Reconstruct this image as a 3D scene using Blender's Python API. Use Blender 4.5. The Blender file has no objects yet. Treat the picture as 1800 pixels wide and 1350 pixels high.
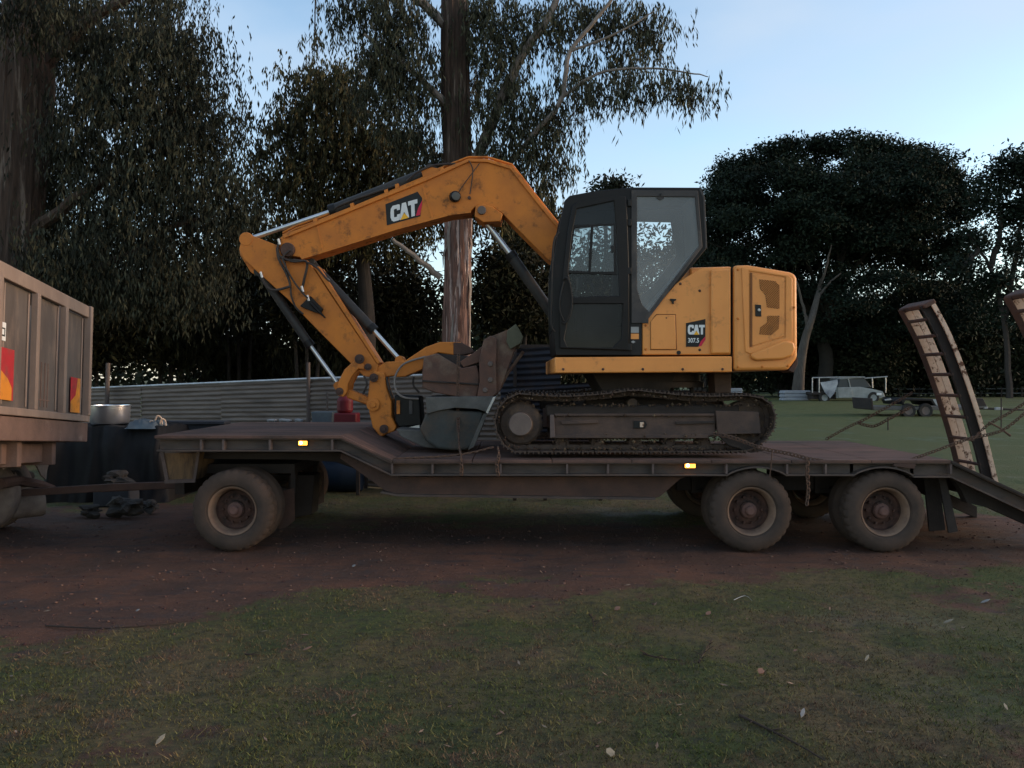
import bpy, bmesh, math, random
import numpy as np
from mathutils import Vector, Matrix, noise
from mathutils.geometry import tessellate_polygon
random.seed(7)
rng = np.random.default_rng(11)
SC = bpy.context.scene
COL = SC.collection
R = math.radians

# ------------------------------------------------------------ camera
EYE, FPX, HY = 1.72, 1386.0, 668.0
cam_d = bpy.data.cameras.new('camera')
cam_d.sensor_width = 36; cam_d.lens = 36*FPX/1800
cam_d.shift_y = (HY-675)/1800
cam_d.clip_start = .05; cam_d.clip_end = 6000
cam = bpy.data.objects.new('camera', cam_d); COL.objects.link(cam)
cam.location = (0, 0, EYE); cam.rotation_euler = (R(90), 0, 0)
SC.camera = cam

# ------------------------------------------------------------ world, sun, exposure
SUN_EL, SUN_AZ = 12.0, 90.0      # azimuth clockwise from +Y: low to the right of the view
W = bpy.data.worlds.new('World'); SC.world = W; W.use_nodes = True
wn, wl = W.node_tree.nodes, W.node_tree.links
bg = wn['Background']
sky = wn.new('ShaderNodeTexSky'); sky.sky_type = 'NISHITA'; sky.sun_disc = False
sky.sun_elevation = R(SUN_EL); sky.sun_rotation = R(SUN_AZ)
sky.air_density = 1.0; sky.dust_density = .5; sky.ozone_density = 1.0
tcw = wn.new('ShaderNodeTexCoord')
mpw = wn.new('ShaderNodeMapping'); mpw.inputs['Scale'].default_value = (1.2, 1.2, 3.2)
nzw = wn.new('ShaderNodeTexNoise'); nzw.inputs['Scale'].default_value = 2.3; nzw.inputs['Detail'].default_value = 6; nzw.inputs['Roughness'].default_value = .5
rmw = wn.new('ShaderNodeMapRange'); rmw.inputs[1].default_value = .36; rmw.inputs[2].default_value = .72; rmw.inputs[3].default_value = 0; rmw.inputs[4].default_value = .7
mxw = wn.new('ShaderNodeMix'); mxw.data_type = 'RGBA'
mxw.inputs['B'].default_value = (1.9, 2.25, 2.7, 1)
wl.new(tcw.outputs['Generated'], mpw.inputs[0]); wl.new(mpw.outputs[0], nzw.inputs[0]); wl.new(nzw.outputs[0], rmw.inputs[0])
wl.new(rmw.outputs[0], mxw.inputs['Factor']); wl.new(sky.outputs[0], mxw.inputs['A']); wl.new(mxw.outputs['Result'], bg.inputs[0])
bg.inputs[1].default_value = .15
sun_d = bpy.data.lights.new('sun', 'SUN'); sun_d.energy = 1.0; sun_d.angle = R(20); sun_d.color = (1, .70, .48)
sun = bpy.data.objects.new('sun', sun_d); COL.objects.link(sun)
az, el = R(SUN_AZ), R(SUN_EL)
sdir = Vector((math.sin(az)*math.cos(el), math.cos(az)*math.cos(el), math.sin(el)))
sun.rotation_euler = sdir.to_track_quat('Z', 'Y').to_euler()
SC.view_settings.view_transform = 'Standard'; SC.view_settings.look = 'None'
SC.view_settings.gamma = 1; SC.view_settings.exposure = 1.2; SC.view_settings.use_curve_mapping = False
SC.cycles.use_denoising = True
SC.cycles.max_bounces = 5; SC.cycles.diffuse_bounces = 2; SC.cycles.transparent_max_bounces = 12

# ------------------------------------------------------------ materials
MATS = {}
def mat(name, c1, c2=None, scale=4, rough=.8, metal=0, bump=.0, bscale=60, dirt=None, dscale=1.2, dlo=.5, dhi=.7, spec=.22,
        island=0, stretch=None, emit=None, trans=0):
    m = bpy.data.materials.new(name); m.use_nodes = True
    n, l = m.node_tree.nodes, m.node_tree.links
    b = n['Principled BSDF']
    b.inputs['Roughness'].default_value = rough; b.inputs['Metallic'].default_value = metal
    b.inputs['Specular IOR Level'].default_value = spec
    tc = n.new('ShaderNodeTexCoord'); co = tc.outputs['Object']
    if stretch:
        mp = n.new('ShaderNodeMapping'); mp.inputs['Scale'].default_value = stretch
        l.new(co, mp.inputs[0]); co = mp.outputs[0]
    if c2 is None: c2 = tuple(x*.8 for x in c1)
    nz = n.new('ShaderNodeTexNoise'); nz.inputs['Scale'].default_value = scale; nz.inputs['Detail'].default_value = 8; nz.inputs['Roughness'].default_value = .62
    l.new(co, nz.inputs[0])
    r = n.new('ShaderNodeMapRange'); r.inputs[1].default_value = .35; r.inputs[2].default_value = .65
    l.new(nz.outputs[0], r.inputs[0])
    mx = n.new('ShaderNodeMix'); mx.data_type = 'RGBA'
    mx.inputs['A'].default_value = (*c1, 1); mx.inputs['B'].default_value = (*c2, 1)
    l.new(r.outputs[0], mx.inputs['Factor'])
    out = mx.outputs['Result']
    if dirt:
        nd = n.new('ShaderNodeTexNoise'); nd.inputs['Scale'].default_value = dscale; nd.inputs['Detail'].default_value = 10; nd.inputs['Roughness'].default_value = .7
        l.new(co, nd.inputs[0])
        rd = n.new('ShaderNodeMapRange'); rd.inputs[1].default_value = dlo; rd.inputs[2].default_value = dhi
        l.new(nd.outputs[0], rd.inputs[0])
        m2 = n.new('ShaderNodeMix'); m2.data_type = 'RGBA'; m2.inputs['B'].default_value = (*dirt, 1)
        l.new(out, m2.inputs['A']); l.new(rd.outputs[0], m2.inputs['Factor']); out = m2.outputs['Result']
        rr = n.new('ShaderNodeMapRange'); rr.inputs[3].default_value = rough; rr.inputs[4].default_value = .92
        l.new(rd.outputs[0], rr.inputs[0]); l.new(rr.outputs[0], b.inputs['Roughness'])
    if island:
        g = n.new('ShaderNodeNewGeometry')
        hs = n.new('ShaderNodeHueSaturation')
        v = n.new('ShaderNodeMapRange'); v.inputs[3].default_value = 1-island; v.inputs[4].default_value = 1+island
        l.new(g.outputs['Random Per Island'], v.inputs[0]); l.new(v.outputs[0], hs.inputs['Value'])
        hh = n.new('ShaderNodeMapRange'); hh.inputs[3].default_value = .475; hh.inputs[4].default_value = .515
        l.new(g.outputs['Random Per Island'], hh.inputs[0]); l.new(hh.outputs[0], hs.inputs['Hue'])
        l.new(out, hs.inputs['Color']); out = hs.outputs[0]
    l.new(out, b.inputs['Base Color'])
    if bump:
        nb = n.new('ShaderNodeTexNoise'); nb.inputs['Scale'].default_value = bscale; nb.inputs['Detail'].default_value = 5
        l.new(co, nb.inputs[0])
        bp = n.new('ShaderNodeBump'); bp.inputs['Strength'].default_value = bump; bp.inputs['Distance'].default_value = .01
        l.new(nb.outputs[0], bp.inputs['Height']); l.new(bp.outputs[0], b.inputs['Normal'])
    if emit:
        b.inputs['Emission Color'].default_value = (*emit[0], 1); b.inputs['Emission Strength'].default_value = emit[1]
    MATS[name] = m
    return m
yellow = mat('yellow_paint', (.74, .285, .068), (.68, .255, .06), 3, .42, spec=.4, bump=.04, bscale=200, dirt=(.17, .085, .045), dscale=5.5, dlo=.56, dhi=.80)
yellow_worn = mat('worn_yellow_paint', (.58, .185, .028), (.46, .145, .028), 4, .5, bump=.08, bscale=90, dirt=(.13, .06, .03), dscale=6.5, dlo=.54, dhi=.70)
cabgrey = mat('dark_grey_paint', (.018, .017, .017), (.014, .013, .013), 5, .5, dirt=(.05, .04, .035), dscale=2, dlo=.55, dhi=.8)
cabblack = mat('black_paint', (.009, .008, .008), (.013, .011, .011), 5, .45, spec=.2, dirt=(.04, .03, .025), dscale=4, dlo=.58, dhi=.85)
cabside = mat('grey_window_frame', (.055, .05, .05), (.04, .037, .037), 5, .55, dirt=(.16, .13, .11), dscale=2, dlo=.5, dhi=.8)
blackrub = mat('black_rubber', (.02, .018, .017), (.03, .026, .024), 8, .7)
hose = mat('hydraulic_hose_rubber', (.03, .024, .022), (.06, .045, .038), 9, .6)
chrome = mat('chrome_rod', (.62, .61, .62), (.5, .5, .5), 3, .3, metal=.85)
steel = mat('bright_steel', (.55, .54, .53), (.4, .38, .36), 8, .4, metal=.6)
cyl = mat('cylinder_black', (.028, .026, .026), (.045, .038, .034), 4, .5, dirt=(.10, .07, .05), dscale=3, dlo=.55, dhi=.8)
trackm = mat('muddy_track_steel', (.075, .052, .042), (.05, .036, .03), 12, .8, bump=.5, bscale=50, dirt=(.15, .09, .05), dscale=5, dlo=.5, dhi=.72)
clodm = mat('dry_mud_clods', (.10, .065, .042), (.06, .04, .028), 30, .95, island=.5)
framem = mat('dusty_track_frame', (.11, .07, .055), (.065, .045, .038), 4, .8, bump=.25, bscale=70, dirt=(.05, .04, .04), dscale=3, dlo=.5, dhi=.7)
hubr = mat('dusty_red_hub', (.15, .08, .065), (.11, .06, .05), 8, .85, bump=.3)
hubm = mat('dusty_hub', (.15, .115, .10), (.12, .09, .08), 8, .8, bump=.2)
rustb = mat('rusty_bucket_steel', (.14, .07, .05), (.085, .05, .04), 5, .75, bump=.3, bscale=60, dirt=(.2, .15, .11), dscale=3, dlo=.52, dhi=.75)
greyb = mat('grey_bucket_steel', (.062, .064, .060), (.042, .043, .041), 3, .75, bump=.4, dirt=(.09, .065, .05), dscale=3.5, dlo=.46, dhi=.66)
greyrim = mat('worn_bucket_lip', (.12, .11, .10), (.07, .065, .06), 6, .6, bump=.3, dirt=(.1, .09, .08), dscale=6)
deckm = mat('red_dusty_deck', (.155, .085, .066), (.085, .052, .043), 2.2, .85, bump=.35, bscale=50, dirt=(.055, .04, .034), dscale=1.6, dlo=.45, dhi=.62, stretch=(.6, 2.5, 1))
railm = mat('trailer_grey_paint', (.095, .070, .060), (.055, .044, .040), 3, .7, bump=.2, bscale=60, dirt=(.12, .07, .05), dscale=2.2, dlo=.5, dhi=.72, stretch=(1, 1, 3))
ribm = mat('trailer_rib', (.14, .10, .09), (.10, .075, .07), 8, .8, dirt=(.07, .05, .045))
rustt = mat('trailer_rust', (.10, .055, .042), (.06, .038, .032), 4, .85, bump=.4, bscale=50)
darkm = mat('dark_undergear', (.03, .024, .022), (.045, .034, .03), 5, .8, bump=.3)
tyrem = mat('dusty_tyre', (.076, .051, .040), (.052, .037, .030), 4, .9, bump=.25, bscale=40, dirt=(.042, .032, .026), dscale=3, dlo=.5, dhi=.72)
rimm = mat('dusty_rim', (.25, .155, .105), (.17, .11, .08), 5, .8, bump=.25, dirt=(.12, .07, .05), dscale=6, dlo=.52, dhi=.75)
rimr = mat('rusty_wheel_centre', (.10, .05, .037), (.03, .02, .017), 9, .85, bump=.4)
cream = mat('cream_paint', (.62, .46, .35), (.52, .37, .28), 14, .7, bump=.25, dirt=(.12, .06, .04), dscale=11, dlo=.54, dhi=.60)
truckp = mat('dusty_truck_paint', (.27, .20, .165), (.20, .15, .125), 3, .75, bump=.15, bscale=50, dirt=(.2, .14, .115), dscale=2.5, dlo=.5, dhi=.8, stretch=(1, 1, .5))
truckpan = mat('grimy_tailgate_panel', (.125, .105, .095), (.085, .07, .064), 2.2, .8, bump=.15, dirt=(.25, .18, .145), dscale=1.5, dlo=.5, dhi=.72, stretch=(1, 1, .35))
truckrust = mat('truck_brown_beam', (.17, .105, .085), (.115, .075, .062), 4, .85, bump=.3, dirt=(.3, .22, .18), dscale=3, dlo=.6, dhi=.75)
muds = mat('caked_mud', (.20, .155, .13), (.12, .09, .078), 5, .95, bump=.6, bscale=18)
red = mat('red_reflective', (.45, .03, .04), (.34, .03, .035), 5, .6, dirt=(.16, .08, .06), dscale=6, dlo=.5, dhi=.75)
orange = mat('orange_reflective', (.66, .24, .03), (.55, .2, .03), 5, .6, dirt=(.24, .13, .06), dscale=6, dlo=.5, dhi=.75)
white = mat('white_paint', (.7, .7, .7), (.6, .6, .6), 5, .6)
offwhite = mat('pale_plastic', (.35, .35, .35), (.25, .25, .25), 5, .6)
black = mat('decal_black', (.012, .012, .013), (.014, .014, .014), 5, .4)
decal_red = mat('decal_red', (.55, .02, .06), (.5, .02, .05), 5, .4)
decal_yel = mat('decal_yellow', (.85, .42, .03), (.8, .4, .03), 5, .4)
amber = mat('amber_marker_lens', (.9, .35, .02), (.9, .3, .02), 5, .3, emit=((1, .36, .04), 2.2))
amber_hot = mat('amber_marker_glow', (1, .7, .3), (1, .7, .3), 5, .3, emit=((1, .72, .36), 6))
fencem = mat('corrugated_iron', (.20, .158, .132), (.11, .086, .072), 2.5, .65, metal=.1, dirt=(.10, .07, .06), dscale=1.5, dlo=.55, dhi=.75, stretch=(.4, 1, 5))
bluem = mat('dark_blue_sheet', (.028, .028, .036), (.018, .018, .024), 3, .6, metal=.1, dirt=(.07, .05, .045), dscale=3)
postm = mat('weathered_post', (.13, .10, .085), (.08, .062, .055), 7, .9, bump=.5, stretch=(1, 1, .15))
tarpm = mat('black_tarp', (.007, .0065, .007), (.012, .011, .012), 4, .7, bump=.6, bscale=7)
tarpb = mat('grey_tarp', (.10, .125, .14), (.07, .085, .10), 5, .5, bump=.5, bscale=12)
greent = mat('green_plastic', (.10, .26, .22), (.07, .2, .17), 7, .4, bump=.5, bscale=30)
tanb = mat('tan_box', (.20, .12, .06), (.10, .06, .035), 3, .7, bump=.2, dirt=(.05, .035, .03), dscale=4, stretch=(3, 3, .7))
redcan = mat('dark_red_plastic', (.13, .013, .02), (.10, .01, .015), 5, .5)
bluedr = mat('blue_drum', (.012, .025, .05), (.01, .02, .04), 5, .5)
tin = mat('stainless_tub', (.72, .72, .76), (.6, .6, .65), 2.5, .28, metal=.9)
blockm = mat('dark_wall', (.045, .048, .058), (.03, .032, .038), 2, .85, bump=.3)
rubble = mat('grey_rubble', (.055, .048, .044), (.03, .027, .025), 5, .9, bump=.5)
barkM = mat('stringy_bark', (.08, .052, .040), (.035, .025, .02), 5, .95, bump=1.0, bscale=14, stretch=(5, 5, .35), dirt=(.15, .115, .095), dscale=1.6, dlo=.55, dhi=.62)
barkP = mat('peeling_gum_bark', (.23, .13, .105), (.06, .036, .03), 5, .9, bump=1.0, bscale=14, stretch=(6, 6, .35), dirt=(.40, .30, .27), dscale=1.9, dlo=.54, dhi=.57)
stripm = mat('reddish_bark_strip', (.13, .065, .05), (.07, .04, .032), 6, .9, bump=.5, stretch=(4, 4, .4))
barkW = mat('grey_dead_trunk', (.10, .085, .072), (.06, .05, .043), 4, .9, bump=.4, stretch=(3, 3, .5))
barkG = mat('pale_limb', (.24, .20, .175), (.15, .125, .11), 4, .9, bump=.4, stretch=(3, 3, .5))
barkD = mat('dark_bark', (.05, .04, .036), (.035, .03, .027), 4, .95, bump=.6)
darkbk = mat('dark_limb_bark', (.03, .026, .022), (.02, .018, .016), 4, .95, bump=.4)  # darker bark tone for the dome tree trunk and limbs
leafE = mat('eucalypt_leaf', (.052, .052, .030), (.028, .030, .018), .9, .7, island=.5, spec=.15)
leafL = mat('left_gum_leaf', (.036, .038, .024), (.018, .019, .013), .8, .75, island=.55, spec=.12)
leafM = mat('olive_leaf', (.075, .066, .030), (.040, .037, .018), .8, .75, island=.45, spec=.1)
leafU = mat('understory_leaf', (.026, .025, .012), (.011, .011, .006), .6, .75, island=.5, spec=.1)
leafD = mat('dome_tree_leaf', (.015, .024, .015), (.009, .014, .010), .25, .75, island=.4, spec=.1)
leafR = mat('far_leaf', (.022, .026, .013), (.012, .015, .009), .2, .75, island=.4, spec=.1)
grassm = mat('grass_blade', (.062, .080, .020), (.118, .092, .036), 1.0, .75, island=.65, spec=.12, dirt=(.13, .08, .05), dscale=1.3, dlo=.47, dhi=.58)
stonem = mat('loose_stones', (.11, .06, .047), (.06, .035, .03), 3, .9, island=.5)
litter = mat('dry_leaf', (.22, .14, .10), (.13, .085, .06), 5, .8, island=.5)
twigm = mat('dark_twig', (.03, .022, .018), (.045, .03, .024), 9, .9)
utem = mat('ute_white', (.30, .31, .30), (.2, .205, .2), 2, .4)
darkg = mat('dark_glass', (.03, .035, .04), (.025, .03, .035), 2, .35, spec=.5)
chainm = mat('rusty_chain', (.11, .06, .04), (.07, .045, .035), 20, .8)

def glass(name, tint, dust, opac, rough=.05, refl=.035):
    m = bpy.data.materials.new(name); m.use_nodes = True
    n, l = m.node_tree.nodes, m.node_tree.links
    b = n['Principled BSDF']; out = n['Material Output']
    b.inputs['Base Color'].default_value = (*dust, 1); b.inputs['Roughness'].default_value = .75
    tr = n.new('ShaderNodeBsdfTransparent'); tr.inputs[0].default_value = (*tint, 1)
    gl = n.new('ShaderNodeBsdfGlossy'); gl.inputs['Roughness'].default_value = rough; gl.inputs[0].default_value = (1, 1, 1, 1)
    nz = n.new('ShaderNodeTexNoise'); nz.inputs['Scale'].default_value = 2.2; nz.inputs['Detail'].default_value = 6
    tc = n.new('ShaderNodeTexCoord'); l.new(tc.outputs['Object'], nz.inputs[0])
    r = n.new('ShaderNodeMapRange'); r.inputs[1].default_value = .3; r.inputs[2].default_value = .7
    r.inputs[3].default_value = opac*.75; r.inputs[4].default_value = min(1, opac*1.25)
    l.new(nz.outputs[0], r.inputs[0])
    m1 = n.new('ShaderNodeMixShader'); l.new(r.outputs[0], m1.inputs[0]); l.new(tr.outputs[0], m1.inputs[1]); l.new(b.outputs[0], m1.inputs[2])
    lw = n.new('ShaderNodeLayerWeight'); pw = n.new('ShaderNodeMath'); pw.operation = 'POWER'; pw.inputs[1].default_value = 3.5; l.new(lw.outputs['Facing'], pw.inputs[0])
    fr = n.new('ShaderNodeMapRange'); fr.inputs[3].default_value = refl; fr.inputs[4].default_value = .8; l.new(pw.outputs[0], fr.inputs[0])
    m2 = n.new('ShaderNodeMixShader'); l.new(fr.outputs[0], m2.inputs[0]); l.new(m1.outputs[0], m2.inputs[1]); l.new(gl.outputs[0], m2.inputs[2])
    l.new(m2.outputs[0], out.inputs[0])
    return m
glass_dusty = glass('dusty_glass', (.85, .9, .92), (.46, .46, .45), .24)
glass_dark = glass('tinted_glass', (.55, .62, .62), (.12, .12, .12), .08, refl=.02)
glass_low = glass('dark_lower_glass', (.12, .13, .13), (.02, .02, .02), .4, refl=.012)
glass_side = glass('side_glass', (.75, .8, .8), (.25, .27, .27), .12)

# ------------------------------------------------------------ geometry helpers
def P(px, py, D):
    return Vector(((px-900)/FPX*D, D, EYE-(py-HY)/FPX*D))
def world_off(o):
    v = Vector((0, 0, 0))
    while o: v += o.location; o = o.parent
    return v
def tag(o, label=None, cat=None, group=None, kind=None):
    if label: o['label'] = label
    if cat: o['category'] = cat
    if group: o['group'] = group
    if kind: o['kind'] = kind
    return o
def thing(name, label, cat, loc, group=None):
    o = bpy.data.objects.new(name, None); COL.objects.link(o); o.location = loc; o.empty_display_size = .2
    return tag(o, label, cat, group)
class MB:
    def __init__(s): s.v = []; s.f = []
    def add(s, vs, fs):
        k = len(s.v); s.v += [Vector(v) for v in vs]; s.f += [tuple(i+k for i in f) for f in fs]; return s
    def box(s, c, d, rot=None):
        c = Vector(c); x, y, z = (q/2 for q in d)
        vs = [Vector((a, b, e)) for a in (-x, x) for b in (-y, y) for e in (-z, z)]
        if rot is not None: vs = [rot @ v for v in vs]
        return s.add([c+v for v in vs], [(0, 1, 3, 2), (4, 6, 7, 5), (0, 4, 5, 1), (2, 3, 7, 6), (0, 2, 6, 4), (1, 5, 7, 3)])
    def loops(s, loops, d):
        """extrude outer loop with holes (3d points) by vector d"""
        flat = [v for lp in loops for v in lp]; n = len(flat)
        tris = tessellate_polygon(loops) if len(loops) > 1 or True else None
        fs = []
        if len(loops) == 1:
            fs.append(tuple(range(n))); fs.append(tuple(range(2*n-1, n-1, -1)))
        else:
            for t in tris: fs.append(tuple(t)); fs.append(tuple(n+i for i in reversed(t)))
        k = 0
        for lp in loops:
            m = len(lp)
            for i in range(m):
                a, b = k+i, k+(i+1) % m
                fs.append((b, a, a+n, b+n))
            k += m
        return s.add(flat+[v+Vector(d) for v in flat], fs)
    def prism(s, poly, D0, D1, holes=()):
        """poly in picture coordinates, placed at depth D0 and extruded back to D1"""
        return s.loops([[P(x, y, D0) for x, y in lp] for lp in (poly, *holes)], (0, D1-D0, 0))
    def tube(s, pts, r, seg=8, cap=True):
        pts = [Vector(p) for p in pts]; n = len(pts)
        rs = r if isinstance(r, (list, tuple)) else [r]*n
        vs, fs = [], []; up = None
        for i, p in enumerate(pts):
            t = (pts[min(i+1, n-1)]-pts[max(i-1, 0)]).normalized()
            if up is None: up = t.orthogonal().normalized()
            up = (up-t*up.dot(t))
            up = up.normalized() if up.length > 1e-6 else t.orthogonal().normalized()
            w = t.cross(up)
            for k in range(seg):
                a = 2*math.pi*k/seg
                vs.append(p+(up*math.cos(a)+w*math.sin(a))*rs[i])
        for i in range(n-1):
            for k in range(seg):
                a, b = i*seg+k, i*seg+(k+1) % seg
                fs.append((a, b, b+seg, a+seg))
        if cap: fs.append(tuple(reversed(range(seg)))); fs.append(tuple((n-1)*seg+k for k in range(seg)))
        return s.add(vs, fs)
    def lathe(s, prof, c, axis=(0, 1, 0), seg=48):
        """prof: list of (radius, distance along axis)"""
        c = Vector(c); ax = Vector(axis).normalized(); u = ax.orthogonal().normalized(); w = ax.cross(u)
        vs, fs = [], []
        for r, h in prof:
            for k in range(seg):
                a = 2*math.pi*k/seg
                vs.append(c+ax*h+(u*math.cos(a)+w*math.sin(a))*r)
        for i in range(len(prof)-1):
            for k in range(seg):
                a, b = i*seg+k, i*seg+(k+1) % seg
                fs.append((a, b, b+seg, a+seg))
        return s.add(vs, fs)
    def build(s, name, m, parent=None, bevel=0, seg=2, smooth=40, kind=None, label=None, loc=None):
        off = world_off(parent) if parent else Vector((0, 0, 0))
        if loc is not None: off = Vector(loc)
        me = bpy.data.meshes.new(name)
        me.from_pydata([tuple(v-off) for v in s.v], [], s.f)
        bm = bmesh.new(); bm.from_mesh(me)
        bmesh.ops.remove_doubles(bm, verts=bm.verts, dist=1e-5)
        bmesh.ops.recalc_face_normals(bm, faces=bm.faces); bm.to_mesh(me); bm.free()
        me.materials.append(m)
        if smooth:
            for p in me.polygons: p.use_smooth = True
            me.set_sharp_from_angle(angle=R(smooth))
        o = bpy.data.objects.new(name, me); COL.objects.link(o)
        if parent:
            o.parent = parent
            if loc is not None: o.location = off-world_off(parent)
        elif loc is not None: o.location = off
        if bevel:
            b = o.modifiers.new('bevel', 'BEVEL'); b.width = bevel; b.segments = seg; b.limit_method = 'ANGLE'; b.angle_limit = R(35)
        if kind: o['kind'] = kind
        if label: o['label'] = label
        return o
def fast_mesh(name, verts, quads, m, parent=None, kind=None):
    me = bpy.data.meshes.new(name); nv, nq = len(verts), len(quads); k = quads.shape[1]
    me.vertices.add(nv); me.vertices.foreach_set('co', verts.astype(np.float32).ravel())
    me.loops.add(nq*k); me.loops.foreach_set('vertex_index', quads.astype(np.int32).ravel())
    me.polygons.add(nq); me.polygons.foreach_set('loop_start', np.arange(0, nq*k, k, dtype=np.int32))
    me.update(calc_edges=True); me.materials.append(m)
    o = bpy.data.objects.new(name, me); COL.objects.link(o)
    if parent: o.parent = parent
    if kind: o['kind'] = kind
    return o
def copy_tree(o, parent=None):
    c = o.copy(); COL.objects.link(c); c.parent = parent
    for ch in list(o.children): copy_tree(ch, c)
    return c
def spline(pts, n=8):
    pts = [Vector(p) for p in pts]; out = []
    for i in range(len(pts)-1):
        a, b, c, d = pts[max(i-1, 0)], pts[i], pts[i+1], pts[min(i+2, len(pts)-1)]
        for k in range(n):
            t = k/n
            out.append(.5*((2*b)+(c-a)*t+(2*a-5*b+4*c-d)*t*t+(3*b-a-3*c+d)*t**3))
    out.append(pts[-1]); return out
def text_mesh(s, size, name, m, parent, origin, xdir, ydir, bold=.0, sx=1.0):
    cu = bpy.data.curves.new('text', 'FONT'); cu.body = s; cu.size = size; cu.offset = bold; cu.extrude = .001
    to = bpy.data.objects.new('text', cu); COL.objects.link(to)
    dg = bpy.context.evaluated_depsgraph_get(); me = bpy.data.meshes.new_from_object(to.evaluated_get(dg))
    bpy.data.objects.remove(to)
    off = world_off(parent); x, y = Vector(xdir).normalized(), Vector(ydir).normalized(); z = x.cross(y)
    for v in me.vertices:
        c = v.co.copy(); v.co = Vector(origin)+x*c.x*sx+y*c.y+z*c.z-off
    me.materials.clear(); me.materials.append(m)
    o = bpy.data.objects.new(name, me); COL.objects.link(o); o.parent = parent
    return o

# ------------------------------------------------------------ ground
def dirt_low(x):
    xs = [-9, -5, -3.2, -2.3, -.9, .45, 2.3, 4.5, 9]; ys = [4.2, 4.6, 4.95, 5.4, 6.3, 6.35, 6.5, 7.0, 7.4]
    return np.interp(x, xs, ys)
def nz2(x, y, s, seed=0):
    return noise.fractal(Vector((x*s+seed, y*s, seed*.37)), 1.0, 2.0, 4)
def dirt_mask(x, y):
    n = nz2(x, y, .9, 3)*.9+nz2(x, y, 4, 9)*.25
    lo = float(dirt_low(x)); hi = 10.0+(x > 3.2)*.8+(x < -4)*1.2
    a = (y-(lo+n*.55))/.55; b = ((hi+n*1.1)-y)/.9
    m = max(0, min(1, a))*max(0, min(1, b))
    if y < lo: m = max(m, max(0, min(1, (nz2(x, y, .75, 21)-.22)*2.6))*.55)
    return m
def gz(x, y):
    z = 0.0
    if y > 18: t = min(1, (y-18)/32); z += .42*t*t*(3-2*t)
    if 2 < y < 14 and abs(x) < 14:
        z += .022*nz2(x, y, .7, 5)+.012*nz2(x, y, 3.1, 6)+.010*nz2(x*.5, y, 6.3, 8)
        z += -.03*math.exp(-((y-7.6)/.28)**2)*(x < 6)
    return z
xs = np.concatenate([-12-np.geomspace(.2, 2600, 26)[::-1], np.arange(-12, 12.01, .085), 12+np.geomspace(.2, 2600, 26)])
ysg = np.concatenate([-30+np.arange(0, 32, 4.), np.arange(2, 13, .06), 13+np.geomspace(.1, 3000, 50)])
GX, GY = np.meshgrid(xs, ysg); nx, ny = len(xs), len(ysg)
GZ = np.zeros(GX.size); DM = np.zeros(GX.size)
fx, fy = GX.ravel(), GY.ravel()
for i in range(fx.size):
    if 2 <= fy[i] < 14 and abs(fx[i]) < 12.1:
        GZ[i] = gz(fx[i], fy[i]); DM[i] = dirt_mask(fx[i], fy[i])
    elif fy[i] > 18: GZ[i] = gz(fx[i], fy[i])
idx = np.arange(nx*ny).reshape(ny, nx)
q = np.stack([idx[:-1, :-1].ravel(), idx[:-1, 1:].ravel(), idx[1:, 1:].ravel(), idx[1:, :-1].ravel()], 1)
gm = bpy.data.materials.new('ground_soil_and_grass'); gm.use_nodes = True
n, l = gm.node_tree.nodes, gm.node_tree.links
b = n['Principled BSDF']; b.inputs['Specular IOR Level'].default_value = .3
tc = n.new('ShaderNodeTexCoord'); at = n.new('ShaderNodeAttribute'); at.attribute_name = 'dirt'
def NZ(sc, det=8, ro=.65):
    t = n.new('ShaderNodeTexNoise'); t.inputs['Scale'].default_value = sc; t.inputs['Detail'].default_value = det; t.inputs['Roughness'].default_value = ro
    l.new(tc.outputs['Object'], t.inputs[0]); return t.outputs[0]
def MR(x, a, b_, c=0, d=1):
    t = n.new('ShaderNodeMapRange'); t.inputs[1].default_value = a; t.inputs[2].default_value = b_; t.inputs[3].default_value = c; t.inputs[4].default_value = d
    l.new(x, t.inputs[0]); return t.outputs[0]
def MX(f, a, b_):
    t = n.new('ShaderNodeMix'); t.data_type = 'RGBA'; l.new(f, t.inputs['Factor'])
    for k, v in (('A', a), ('B', b_)):
        if isinstance(v, tuple): t.inputs[k].default_value = (*v, 1)
        else: l.new(v, t.inputs[k])
    return t.outputs['Result']
grass_c = MX(MR(NZ(.8), .42, .58), (.060, .070, .020), (.112, .082, .038))
grass_c = MX(MR(NZ(14), .45, .7), grass_c, (.034, .032, .02))
far_c = MX(MR(NZ(.12, 4), .4, .6), (.052, .062, .017), (.076, .070, .023))
far_c = MX(MR(NZ(.7, 8, .7), .48, .66, 0, .8), far_c, (.040, .048, .016))
far_c = MX(MR(NZ(2.2, 8, .8), .58, .72, 0, .7), far_c, (.10, .082, .042))
sep = n.new('ShaderNodeSeparateXYZ'); l.new(tc.outputs['Object'], sep.inputs[0])
grass_c = MX(MR(sep.outputs['Y'], 12, 22), grass_c, far_c)
soil = MX(MR(NZ(1.1), .38, .62), (.108, .048, .030), (.058, .032, .023))
soil = MX(MR(NZ(22, 8, .8), .5, .72), soil, (.12, .062, .046))
soil = MX(MR(NZ(3.2, 8, .7), .55, .7), soil, (.05, .04, .04))
mpst = n.new('ShaderNodeMapping'); mpst.inputs['Scale'].default_value = (.5, 3.5, 1); l.new(tc.outputs['Object'], mpst.inputs[0])
nst = n.new('ShaderNodeTexNoise'); nst.inputs['Scale'].default_value = 1.8; nst.inputs['Detail'].default_value = 9; nst.inputs['Roughness'].default_value = .75; l.new(mpst.outputs[0], nst.inputs[0])
soil = MX(MR(nst.outputs[0], .52, .66), soil, (.038, .028, .028))
soil = MX(MR(NZ(60, 4, .6), .64, .72), soil, (.17, .11, .085))
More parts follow.
